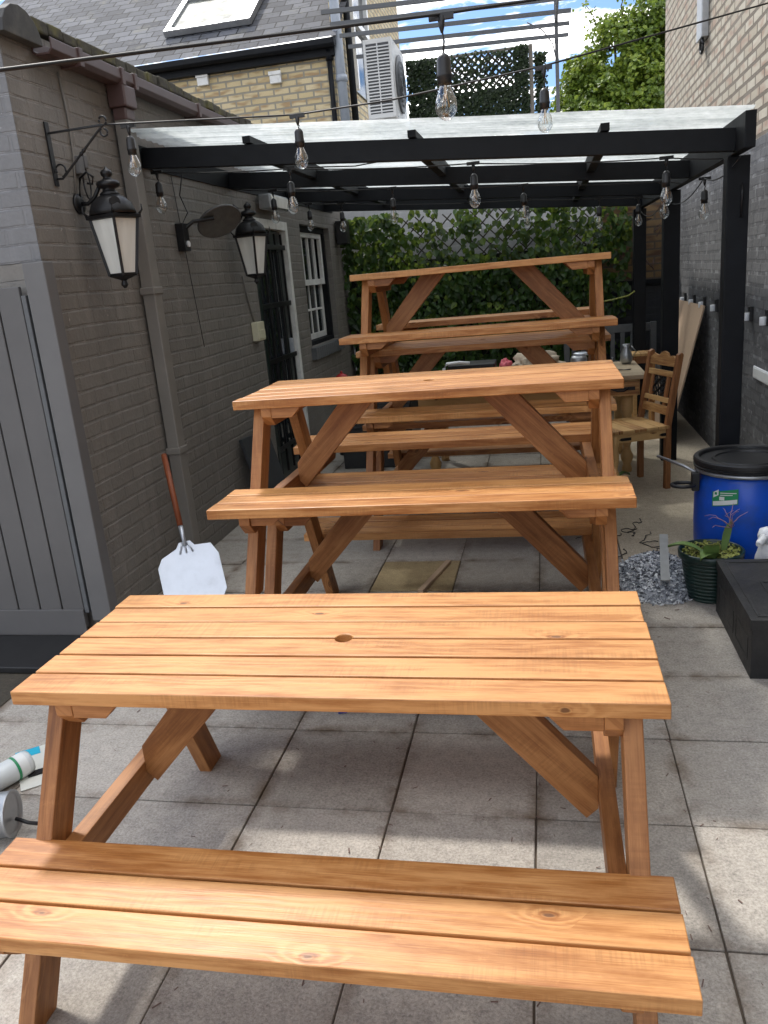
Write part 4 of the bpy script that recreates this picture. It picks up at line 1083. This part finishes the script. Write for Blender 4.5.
mb = MB(); st = V((px0+.09, py0+.01, .34))
for k in range(9):
    pts = [st]; d = V((rg.uniform(-1, .5), rg.uniform(-.4, .4), rg.uniform(.1, 1))).normalized()
    for q in range(6): d = (d+V((rg.gauss(0, .35), rg.gauss(0, .3), rg.gauss(-.05, .25)))).normalized(); pts.append(pts[-1]+d*rg.uniform(.015, .03))
    mb.tube(pts, .0022, 4, r1=.001)
obj('dry_stem', mb, M['pink_twig'], t)
# black insulated box
t = thing('insulated_box', 'black foam catering box with a panelled lid at the right edge', 'box', (1.46, 1.47, 0))
X0, X1, Y0, Y1 = 1.258, 1.658, 1.160, 1.825
mb = MB(); mb.box(X0+.006, X1-.006, Y0+.006, Y1-.006, 0, .205)
for (ya, yb) in ((Y0+.06, Y0+.27), (Y0+.31, Y1-.06)):
    for zz in ((.05, .06), (.14, .15)): mb.box(X0+.0040, X0+.0058, ya, yb, *zz)
    for yy in (ya, yb-.01): mb.box(X0+.0040, X0+.0058, yy, yy+.01, .061, .139)
obj('body', mb, M['box_black'], t, bevel=.006)
mb = MB(); mb.box(X0, X1, Y0, Y1, .2055, .248)
for a in ((X0+.03, X1-.03, Y0+.03, Y0+.045), (X0+.03, X1-.03, Y1-.045, Y1-.03), (X0+.03, X0+.045, Y0+.046, Y1-.046), (X1-.045, X1-.03, Y0+.046, Y1-.046), (X0+.12, X1-.08, Y0+.22, Y0+.232), (X0+.12, X1-.08, Y0+.38, Y0+.392), (X0+.12, X0+.132, Y0+.233, Y0+.379)): mb.box(*a, .2485, .2515)
obj('lid', mb, M['box_black'], t, bevel=.005)
# white dog-like ornament behind box
blob('ceramic_ornament', 'small white glazed figure standing behind the black foam box', 'ornament', (1.50, 1.93, .16), (.05, .05, .17), 'ceramic', 4, .12)
om = [o for o in col.objects if o.name == 'ceramic_ornament'][0]
mb = MB(); 
mb.lathe([(.01, -.045), (.035, -.03), (.042, 0), (.034, .03), (.008, .042)], 20, (1.495, 1.92, .325)); mb.tube([(1.48, 1.90, .325), (1.45, 1.865, .308), (1.442, 1.855, .305)], .021, 12, r1=.012)
mb.tube([(1.525, 1.935, .345), (1.538, 1.93, .32), (1.54, 1.925, .29)], .012, 8)
hd = obj('head', mb, M['ceramic'], om)
# pile of chips
mb = MB(); rg = random.Random(21)
def pile_h(x, y):
    dx, dy = (x-1.05)/.205, (y-2.20)/.30; d = dx*dx+dy*dy
    return .115*max(0, 1-d)**.8
n = 26
for i in range(n+1):
    for j in range(n+1):
        x = .83+.44*i/n; y = 1.86+.68*j/n; mb.v.append(V((x, y, pile_h(x, y)-.006+.004*mnoise.noise(V((x*40, y*40, 0))))))
for i in range(n):
    for j in range(n): a = i*(n+1)+j; mb.face([a, a+n+1, a+n+2, a+1], None, (.5, .5), True)
for k in range(5200):
    a = rg.uniform(0, 6.283); q = rg.random()**.6*1.08
    x, y = 1.05+.205*q*math.cos(a), 2.20+.30*q*math.sin(a)
    if q > 1 and rg.random() < .5: continue
    z = pile_h(x, y)+rg.uniform(-.004, .008); s = rg.uniform(.004, .011)
    d = V((rg.gauss(0, 1), rg.gauss(0, 1), rg.gauss(0, .5))).normalized()
    mb.frame((x, y, max(z, .002)), d, d.orthogonal(), d.cross(d.orthogonal()), s*1.6, s*.7, s*.4)
# colour from the seed: some chips pale, some near black
m, nt, b, o = mat('shredded_chips'); sdn = nt.n.new('ShaderNodeUVMap'); sdn.uv_map = 'seed'; s1, s2, _ = nt.sep(sdn.outputs[0])
seti(nt, b, Base_Color=nt.ramp(s1, [(0, (.03, .034, .04)), (.3, (.20, .22, .25)), (.6, (.48, .51, .55)), (1, (.88, .90, .92))]), Roughness=.4)
ps = obj('chip_heap', mb, m); tag(ps, 'heap of blue grey metallic chips on the concrete beside the green pot', 'heap', kind='stuff')
t = MB(); a_, b_ = V((1.115, 2.44, .165)), V((1.055, 1.93, .105)); d = (b_-a_).normalized(); s = d.cross(V((0,0,1))).normalized(); u_ = s.cross(d)
L = (b_-a_).length
t.frame(a_-s*.021, d, s, u_, L, .042, .004); t.frame(a_-s*.021, d, s, u_, L, .003, -.022); t.frame(a_+s*.018, d, s, u_, L, .003, -.022)
tag(obj('metal_channel', t, M['galv']), 'short length of grey metal channel lying on the heap of chips', 'metal channel')
# tangled wire on the concrete
mb = MB(); rg = random.Random(8)
for k in range(7):
    p_ = V((rg.uniform(.93, 1.16), rg.uniform(2.5, 3.0), .006)); pts = [p_]; h_ = rg.uniform(0, 6.28)
    for q in range(22): h_ += rg.gauss(0, .7); p_ = p_+V((math.cos(h_)*.016, math.sin(h_)*.016, rg.uniform(-.002, .002))); p_.z = max(.004, p_.z); pts.append(p_)
    mb.tube(pts, .0025, 4)
mb.tube([(.86, 2.05, .005), (.88, 2.2, .006), (.90, 2.35, .005), (.93, 2.5, .005)], .0025, 4)
tag(obj('tangled_wire', mb, M['cable']), 'tangled thin dark wire on the concrete behind the heap of chips', 'wire')

# ------------------------------------------------------------------ left things
# pizza peel leaning on the wall
bl_ = V((-1.315, 1.87, .012)); tp_ = V((-1.60, 2.30, .84))
t = thing('pizza_peel', 'aluminium pizza peel with a brown handle leaning on the taupe wall', 'pizza peel', bl_)
ax = (tp_-bl_).normalized(); fwv = V((.38, -.90, .1)); sd_ = ax.cross(fwv).normalized(); nf = sd_.cross(ax).normalized()
if sd_.x < 0: sd_ = -sd_
pl = [(-.125, 0), (.125, 0), (.165, .06), (.165, .26), (.135, .325), (.05, .335), (.03, .365), (-.03, .365), (-.05, .335), (-.135, .30), (-.165, .25), (-.165, .06)]
mb = MB(); mb.prism(pl, bl_, sd_, ax, nf, .003); bd = obj('blade', mb, M['steel'], t, bevel=.001)
mb = MB()
for q in (-1, 0, 1): mb.tube([bl_+ax*.30+sd_*.035*q+nf*.007, bl_+ax*.36+sd_*.012*q+nf*.010], .005, 6)
mb.cyl(bl_+ax*.34+nf*.010, bl_+ax*.46+nf*.010, .010, .013, 12); obj('ferrule', mb, M['steel'], t)
mb = MB(); mb.cyl(bl_+ax*.455+nf*.010, bl_+ax*.87+nf*.010, .0155, .0165, 14); mb.lathe([(.0165, 0), (.014, .01), (.006, .014)], 14, bl_+ax*.87+nf*.010, ax); obj('handle', mb, M['handle_wood'], t)
# charcoal board
mb = MB(); mb.frame((-1.46, 3.50, .003), V((-.16, .03, .62)), V((.10, .86, 0)), V((-.16, .03, .62)).cross(V((.10, .86, 0))), .60, .42, .03)
tag(obj('charcoal_board', mb, M['dark_slab'], bevel=.004), 'charcoal flat board leaning on the left wall before the barred door', 'board')
# can, bottle, card
cn = V((-1.25, .06, .072)); ca = V((.93, .25, 0)).normalized()
t = thing('metal_tin', 'silver metal tin lying on its side at the left edge of the slabs', 'tin', (cn.x, cn.y, 0))
mb = MB(); mb.lathe([(.060, -.08), (.070, -.078), (.070, .072), (.074, .076), (.074, .082), (.066, .082), (.062, .076)], 28, cn, ca); obj('can', mb, M['galv'], t)
mb = MB(); mb.tube([cn+ca*.084+V((0,0,-.02)), cn+ca*.12+V((0,0,-.04)), cn+ca*.20+V((0,0,-.062))], .006, 6); obj('wire_handle', mb, M['iron'], t)
b0 = V((-1.335, .40, .045)); bdv = V((-.45, -.95, -.01)).normalized()
t = thing('plastic_bottle', 'milky plastic bottle lying on the card packet beyond the silver tin', 'bottle', (b0.x, b0.y, 0))
mb = MB(); mb.lathe([(.020, -.006), (.040, 0), (.043, .012), (.043, .15), (.038, .19), (.026, .24), (.018, .27)], 24, b0, bdv); obj('body', mb, M['clear_plastic'], t)
mb = MB(); mb.lathe([(.0435, .02), (.0435, .05)], 24, b0, bdv, caps=False); obj('label_band', mb, M['sticker_white'], t)
mb = MB(); mb.lathe([(.0438, .052), (.0438, .062)], 24, b0, bdv, caps=False); obj('green_band', mb, M['sticker_green'], t)
t = thing('card_packet', 'white and blue blister card packet lying under the bottle neck on the slabs', 'packet', (-1.35, .42, .002))
u1 = V((.62, -.78, 0)).normalized(); u2 = V((.78, .62, 0)).normalized(); o_ = V((-1.47, .50, .003))
mb = MB(); mb.frame(o_, u1, u2, (0,0,1), .28, .13, .002); obj('card', mb, M['packet'], t)
mb = MB(); mb.frame(o_+V((0,0,.0024)), u1, u2, (0,0,1), .055, .085, .0006); obj('blue_print', mb, M['cyan'], t)
mb = MB(); mb.frame(o_+u1*.18+u2*.03+V((0,0,.0024)), u1, u2, (0,0,1), .03, .07, .006); obj('fitting', mb, M['iron'], t)
# small scraps
mb = MB(); mb.frame((-.295, .835, .004), (1, .3, 0), (-.3, 1, .1), (0,0,1), .035, .02, .003); tag(obj('blue_scrap', mb, M['blue_scrap']), 'tiny scrap of blue plastic on the slabs beneath the nearest table', 'scrap')
mb = MB(); mb.board((-.15, 2.05, .012), (-.05, 2.50, .012), (1,-.2,0), .03, .016); tag(obj('timber_offcut', mb, M['ply']), 'thin bare timber offcut on the slabs under the middle stack', 'offcut')
mb = MB(); bigleaf(mb, (1.02, 4.22, .01), (1.12, 4.26, .03), .05); tag(obj('fallen_leaf', mb, M['succulent']), 'yellow green leaf lying on the concrete by the rustic chair', 'leaf')
# debris: sawdust crumbs, bits of leaf
mb = MB(); rg = random.Random(77)
for k in range(520):
    x, y = rg.uniform(-1.4, 1.5), rg.uniform(-1.0, 2.0); s = .0015+.006*rg.random()**2.5
    if rg.random() < .6: x = GX+rg.gauss(0, .08)-(.45*rg.randint(0, 3)); 
    if x > 1.2 and y > 1.1: continue
    a = rg.uniform(0, 6.28); mb.frame((x, y, .0025), (math.cos(a), math.sin(a), .05), (-math.sin(a), math.cos(a), 0), (0,0,1), s*rg.uniform(1, 4), s*.5, s*.3)
tag(obj('debris', mb, M['twig']), 'scattered crumbs of dry leaf and sawdust on the slabs', 'debris', kind='stuff')

# ------------------------------------------------------------------ upper background
yb_ = 10.
tb = thing('yellow_brick_house', 'taller yellow brick house with a slate roof behind the left building', 'building', (-4.5, yb_, 0))
mb = MB(); mb.box(-8.5, -2.16, yb_, yb_+.25, 0, 4.56); obj('wall', mb, M['yellow_brick'], tb)
mb = MB(); mb.box(-2.159, -2.15, yb_+.001, 16, 0, 6.6); mb.box(-2.17, -2.15, yb_+.6, 16, 4.5, 8.2); obj('side_wall', mb, M['yellow_brick_side'], tb)
mb = MB(); mb.box(-8.5, -2.12, yb_-.10, yb_-.002, 4.50, 4.60); obj('fascia', mb, M['black_paint'], tb)
mb = MB(); mb.prism([(0,.10),(0,.03),(.03,0),(.09,0),(.12,.03),(.12,.10)], (-8.5, yb_-.225, 4.585), (0,1,0), (0,0,1), (1,0,0), 6.42); obj('gutter', mb, M['black_paint'], tb, bevel=.006)
mb = MB(); mb.cyl((-2.20, yb_-.06, 3.0), (-2.20, yb_-.06, 4.6), .035, n=12); mb.cyl((-2.20, yb_-.06, 4.45), (-2.20, yb_-.06, 4.58), .05, n=12); obj('downpipe', mb, M['black_paint'], tb)
mb = MB(); mb.cyl((-2.055, yb_-.02, 3.0), (-2.09, yb_-.02, 6.5), .065, n=16); mb.cyl((-2.062, yb_-.02, 4.18), (-2.063, yb_-.02, 4.26), .078, n=16); obj('soil_pipe', mb, M['grey_pvc'], tb)
a35 = R(35); rl = 6.0
P0 = V((-8.6, yb_-.2, 4.70)); rx = V((1,0,0)); ru = V((0, math.cos(a35), math.sin(a35)))
mb = MB()
mb.v = [P0, P0+rx*6.55, P0+rx*6.55+ru*rl, P0+ru*rl]; mb.face([0,1,2,3], [(0,0),(6.55,0),(6.55,rl),(0,rl)]); rf = obj('roof', mb, M['slates'], tb)
# skylight lying on the slope
rn = V((0, -math.sin(a35), math.cos(a35)))
def on_roof(x, s): return V((x, P0.y, P0.z))+ru*s
sx0, sx1, s0, s1 = -4.70, -3.38, .78, 1.98
mb = MB()
for (xa, xb, sa, sb) in ((sx0, sx1, s0, s0+.09), (sx0, sx1, s1-.09, s1), (sx0, sx0+.09, s0+.09, s1-.09), (sx1-.09, sx1, s0+.09, s1-.09)):
    mb.frame(on_roof(xa, sa)+rn*.01, rx, ru, rn, xb-xa, sb-sa, .09)
sk = obj('skylight', mb, M['galv'], tb, bevel=.01)
mb = MB(); mb.frame(on_roof(sx0+.09, s0+.09)+rn*.05, rx, ru, rn, sx1-sx0-.18, s1-s0-.18, .012)
M['sky_pane'] = m_plain('lichen_stained_glass', (.20, .21, .20), .6, var=.15, dirt=((.10, .10, .06), 5, .7), spec=.2); obj('pane', mb, M['sky_pane'], sk)
for x, z in ((-4.03, 4.44), (-2.98, 4.34)):
    mb = MB(); mb.box(x-.08, x+.08, yb_-.06, yb_-.001, z-.07, z+.07); mb.box(x-.09, x+.09, yb_-.075, yb_-.0605, z+.03, z+.08); obj('vent', mb, M['white_paint'], tb, bevel=.006)
# dark window and white frame on the side wall
mb = MB()
for (ya, yc) in ((11.2, 12.2),):
    mb.box(-2.149, -2.06, ya-.08, ya, 4.3, 6.3); mb.box(-2.149, -2.06, yc, yc+.08, 4.3, 6.3); mb.box(-2.149, -2.06, ya, yc, 5.2, 5.28)
sw_ = obj('window', mb, M['white_paint'], tb); obj('pane', B(-2.148, -2.12, 11.2, 12.2, 4.3, 6.3), M['window_dark'], sw_)
mb = MB(); mb.cyl((-2.08, 10.75, 3.4), (-2.08, 10.75, 6.6), .05, n=12); obj('pipe', mb, M['black_paint'], tb)

# rear extension holding the terrace
te = thing('rear_extension', 'pale rendered rear extension carrying the roof terrace behind the ivy screen', 'building', (0, 9, 0))
obj('wall', B(-2.1, 1.9, 8.3, 13.0, 0, 2.90), M['cream_block'], te)
obj('parapet', B(-2.1, 1.9, 8.25, 8.33, 2.901, 2.95), M['galv'], te)
# air conditioner
t = thing('air_conditioner', 'white air conditioning unit with black louvres on the terrace beside the yellow brick house', 'air conditioner', (-1.3, 9.1, 3.2))
X0, X1, Y0, Y1, Z0, Z1 = -1.545, -1.20, 9.0, 9.95, 3.50, 4.38
mb = MB(); mb.box(X0, X1, Y0, Y1, Z0, Z1); mb.box(X0, X0+.03, Y0-.02, Y0-.0005, Z0, Z1); mb.box(X1-.03, X1, Y0-.02, Y0-.0005, Z0, Z1)
mb.box(X0+.031, X1-.031, Y0-.02, Y0-.0005, Z1-.05, Z1); mb.box(X0+.031, X1-.031, Y0-.02, Y0-.0005, Z0, Z0+.05)
z = Z0+.065
while z < Z1-.06: mb.box(X0+.031, X1-.031, Y0-.028, Y0-.016, z, z+.014); z += .036
mb.box((X0+X1)/2-.008, (X0+X1)/2+.008, Y0-.0285, Y0-.0281, Z0+.05, Z1-.05)
obj('case', mb, M['ac'], t)
obj('coil', B(X0+.031, X1-.031, Y0-.0155, Y0-.0012, Z0+.05, Z1-.05), M['ac_dark'], t)
mb = MB(); mb.lathe([(.33, 0), (.34, .02), (.31, .025)], 32, (X1+.001, (Y0+Y1)/2, (Z0+Z1)/2), (1,0,0))
for r_ in (.08, .14, .20, .26):
    mb.tube([(X1+.035, (Y0+Y1)/2+r_*math.cos(q), (Z0+Z1)/2+r_*math.sin(q)) for q in [k*math.pi/12 for k in range(25)]], .006, 5)
obj('fan_guard', mb, M['grey_metal'], t)
mb = MB(); mb.box(X0, X1+.02, Y0+.05, Y0+.12, 3.26, 3.50); mb.box(X0, X1+.02, Y1-.12, Y1-.05, 3.26, 3.50); obj('foot', mb, M['ac'], t)
# lattice ivy screen on the terrace
t = thing('terrace_screen', 'lattice screen with dense dark ivy on the terrace right of the air conditioner', 'ivy screen', (-.3, 9.5, 3.2))
mb = MB(); trellis(mb, -1.08, .41, 3.22, 4.17, 9.52, .085, .026, .01); obj('lattice', mb, M['trellis'], t)
mb = MB(); mb.box(.425, .475, 9.48, 9.56, 3.21, 4.2, 'z'); mb.box(-1.1, .42, 9.50, 9.54, 4.172, 4.20); obj('frame', mb, M['post_wood'], t, bevel=.004)
mb = MB(); rg = random.Random(5)
for k in range(9500):
    x = rg.uniform(-1.1, .42); z = rg.uniform(3.21, 4.19)
    d = mnoise.noise(V((x*2.2, z*2.2, 7.)))
    hole = (z > 3.75 and x > -.75 and x < .25)
    if hole and rg.random() < .78+.2*d: continue
    mb.leaf((x, 9.5-rg.uniform(0, .06), z), (rg.gauss(0, .5), -1, rg.gauss(.2, .4)), (rg.gauss(0, 1), 0, rg.gauss(0, 1)), rg.uniform(.03, .05), (rg.random(), 0))
for k in range(900):
    x = .56+rg.gauss(0, .035); z = rg.uniform(3.22, 4.1); mb.leaf((x, 9.55+rg.gauss(0, .03), z), (rg.gauss(0, 1), -1, rg.gauss(0, .5)), (rg.gauss(0, 1), 0, rg.gauss(0, 1)), rg.uniform(.03, .05), (rg.random(), 0))
obj('foliage', mb, M['ivy_dark'], t)
# steel pergola on the terrace
t = thing('terrace_pergola', 'grey steel structure of horizontal bars on a post above the terrace', 'pergola', (.75, 9.5, 3.2))
mb = MB(); mb.box(.745, .79, 9.48, 9.525, 3.21, 5.6, 'z'); obj('post', mb, M['grey_metal'], t, bevel=.003)
for y, z in ((10.3, 4.43), (9.82, 4.445), (9.34, 4.46), (8.88, 4.475), (8.45, 4.49)):
    mb = MB(); mb.board((-1.9, y, z+.10), (.94, y, z), (0,0,1), .045, .03); obj('bar', mb, M['grey_metal'], t)
mb = MB(); mb.board((.77, 8.3, 4.44), (.77, 10.4, 4.39), (0,0,1), .04, .03); obj('side_rail', mb, M['grey_metal'], t)
mb = MB(); mb.tube([(.765, 9.48, 3.95), (.72, 9.42, 4.15), (.60, 9.36, 4.30), (.42, 9.34, 4.40)], .008, 6); obj('stay', mb, M['grey_metal'], t)

# tree behind
def tree(name, lbl, base, trunk_h, clumps, leafm, nleaf, lsize, seed, sprays=()):
    rg = random.Random(seed); t = thing(name, lbl, 'tree', base)
    mb = MB(); b = V(base)
    pts = [b, b+V((.1, 0, trunk_h*.5)), b+V((0, .1, trunk_h))]; mb.tube(pts, .16, 10, r1=.10)
    for c, r_ in clumps:
        mid_ = (pts[-1]+V(c))/2+V((rg.uniform(-.2, .2), rg.uniform(-.2, .2), -.1)); mb.tube([pts[-1]-V((0,0,.3)), mid_, V(c)], .06, 6, r1=.015)
    for s_ in sprays: mb.tube(s_, .022, 5, r1=.005)
    obj('trunk', mb, M['bark'], t)
    mb = MB(); tot = sum(r_**2.2 for c, r_ in clumps)
    for c, r_ in clumps:
        for k in range(int(nleaf*r_**2.2/tot)):
            d = V((rg.gauss(0, 1), rg.gauss(0, 1), rg.gauss(0, 1))).normalized()
            q = r_*(rg.random()**.45)*(1+.35*mnoise.noise(d*2.5+V(c)))
            p_ = V(c)+V((d.x*q, d.y*q, d.z*q*.9))
            if mnoise.noise(p_*2.6) < -.28: continue
            n_ = (d+V((rg.gauss(0, .6), rg.gauss(0, .6), rg.gauss(.4, .6)))); sd = min(1, max(0, rg.betavariate(2, 2)+.25*mnoise.noise(p_*1.2)))
            mb.leaf(p_, n_, (rg.gauss(0, 1), rg.gauss(0, 1), rg.gauss(0, 1)), lsize*rg.uniform(.6, 1.2), (sd, 0))
    for s_ in sprays:
        for a, c in zip(s_[:-1], s_[1:]):
            for k in range(26):
                p_ = V(a).lerp(V(c), rg.random())+V((rg.gauss(0, .07), rg.gauss(0, .07), rg.gauss(0, .07)))
                mb.leaf(p_, (rg.gauss(0, 1), rg.gauss(0, 1), rg.gauss(0, 1)), (rg.gauss(0, 1), rg.gauss(0, 1), 1), lsize*.75, (rg.random(), 0))
    obj('crown', mb, M[leafm], t)
rg = random.Random(4)
def sp(x, y, z, dx, dz, n=5):
    p_ = [(x, y, z)]
    for k in range(n): p_.append((p_[-1][0]+dx+rg.uniform(-.06, .06), y, p_[-1][2]+dz+rg.uniform(-.05, .05)))
    return p_
tree('tree', 'bright leafy green tree with thin upright twigs behind the terrace against the sky', (2.0, 13.5, 0), 3.2,
     [((1.55, 13.4, 4.35), .62), ((2.0, 13.2, 4.75), .55), ((2.45, 13.4, 4.5), .7), ((1.15, 13.4, 4.15), .42), ((2.2, 13.0, 4.05), .6), ((1.6, 13.0, 3.85), .6), ((2.9, 13.6, 4.7), .7), ((2.75, 13.2, 4.1), .6), ((1.05, 13.2, 3.8), .4), ((3.3, 14, 5.1), .7), ((1.3, 13.3, 4.55), .42), ((1.75, 13.2, 5.0), .4), ((2.35, 13.2, 5.15), .45)], 'tree_leaf', 38000, .075, 9,
     [sp(1.9, 13.3, 5.0, .02, .17), sp(2.2, 13.3, 5.0, .05, .2), sp(2.5, 13.3, 5.0, -.04, .2), sp(2.7, 13.3, 5.1, .06, .16), sp(1.7, 13.3, 4.8, -.07, .16), sp(2.45, 13.2, 5.0, .1, .14), sp(1.15, 13.4, 4.45, -.03, .1, 3)])

# ------------------------------------------------------------------ world, sun, camera
SKYOFF = (11.9, 7.3, 2.59)
wd = bpy.data.worlds.new('World'); scene.world = wd; wd.use_nodes = True
nt = NT(wd.node_tree); nt.n.clear()
sunv = V((-.135, .205, .32)).normalized()
elev = math.asin(sunv.z); azim = math.atan2(sunv.x, sunv.y)
sky = nt.n.new('ShaderNodeTexSky'); sky.sky_type = 'NISHITA'; sky.sun_disc = False
sky.sun_elevation = elev; sky.sun_rotation = azim; sky.air_density = 1.; sky.dust_density = 1.5; sky.ozone_density = 1.
gen = nt.n.new('ShaderNodeTexCoord').outputs['Generated']
gx_, gy_, gz_ = nt.sep(gen)
zc = nt.math('MAXIMUM', gz_, .06)
cv = nt.comb(nt.math('DIVIDE', gx_, zc), nt.math('DIVIDE', gy_, zc), 0.)
cv2 = nt.n.new('ShaderNodeVectorMath'); cv2.operation = 'ADD'; nt.l.new(cv, cv2.inputs[0]); cv2.inputs[1].default_value = SKYOFF
cn_ = nt.noise(cv2.outputs[0], 1.6, 8, .62, .4)
mask = nt.ramp(cn_, [(.47, 0), (.55, 1)])
cl = nt.ramp(cn_, [(.45, (4.6, 4.8, 5.1)), (.56, (11., 11., 11.)), (.72, (25., 24.6, 24.))])
skyc = nt.mix(mask, nt.mix(1., sky.outputs[0], (.34, .46, .62), 'MULTIPLY'), cl)
n_ = nt.n.new('ShaderNodeBackground'); nt.l.new(skyc, n_.inputs[0]); n_.inputs[1].default_value = .15
ow = nt.n.new('ShaderNodeOutputWorld'); nt.l.new(n_.outputs[0], ow.inputs[0])
sl_ = bpy.data.lights.new('sun', 'SUN'); sl_.energy = 2.05; sl_.angle = R(4.5); sl_.color = (1., .955, .89)
so_ = bpy.data.objects.new('sun', sl_); col.objects.link(so_); so_.rotation_mode = 'QUATERNION'; so_.rotation_quaternion = sunv.to_track_quat('Z', 'Y'); so_.location = sunv*30

cam = bpy.data.cameras.new('camera'); co = bpy.data.objects.new('camera', cam); col.objects.link(co)
C_ = V((0.52779563, -1.83049839, 1.60127503)); fw = V((-.20185628, .93907859, -.27818238)); rt = V((.97900694, .1852627, -.08498907)); up = V((.0282746, .28949806, .9567609))
mt = Matrix((( rt.x, up.x, -fw.x, C_.x), (rt.y, up.y, -fw.y, C_.y), (rt.z, up.z, -fw.z, C_.z), (0, 0, 0, 1)))
co.matrix_world = mt
cam.sensor_fit = 'VERTICAL'; cam.sensor_height = 36; cam.lens = 28.3475; cam.clip_start = .05; cam.clip_end = 400
scene.camera = co
scene.view_settings.view_transform = 'Standard'; scene.view_settings.look = 'None'; scene.view_settings.exposure = .95; scene.view_settings.gamma = 1
scene.render.resolution_x = 768; scene.render.resolution_y = 1024
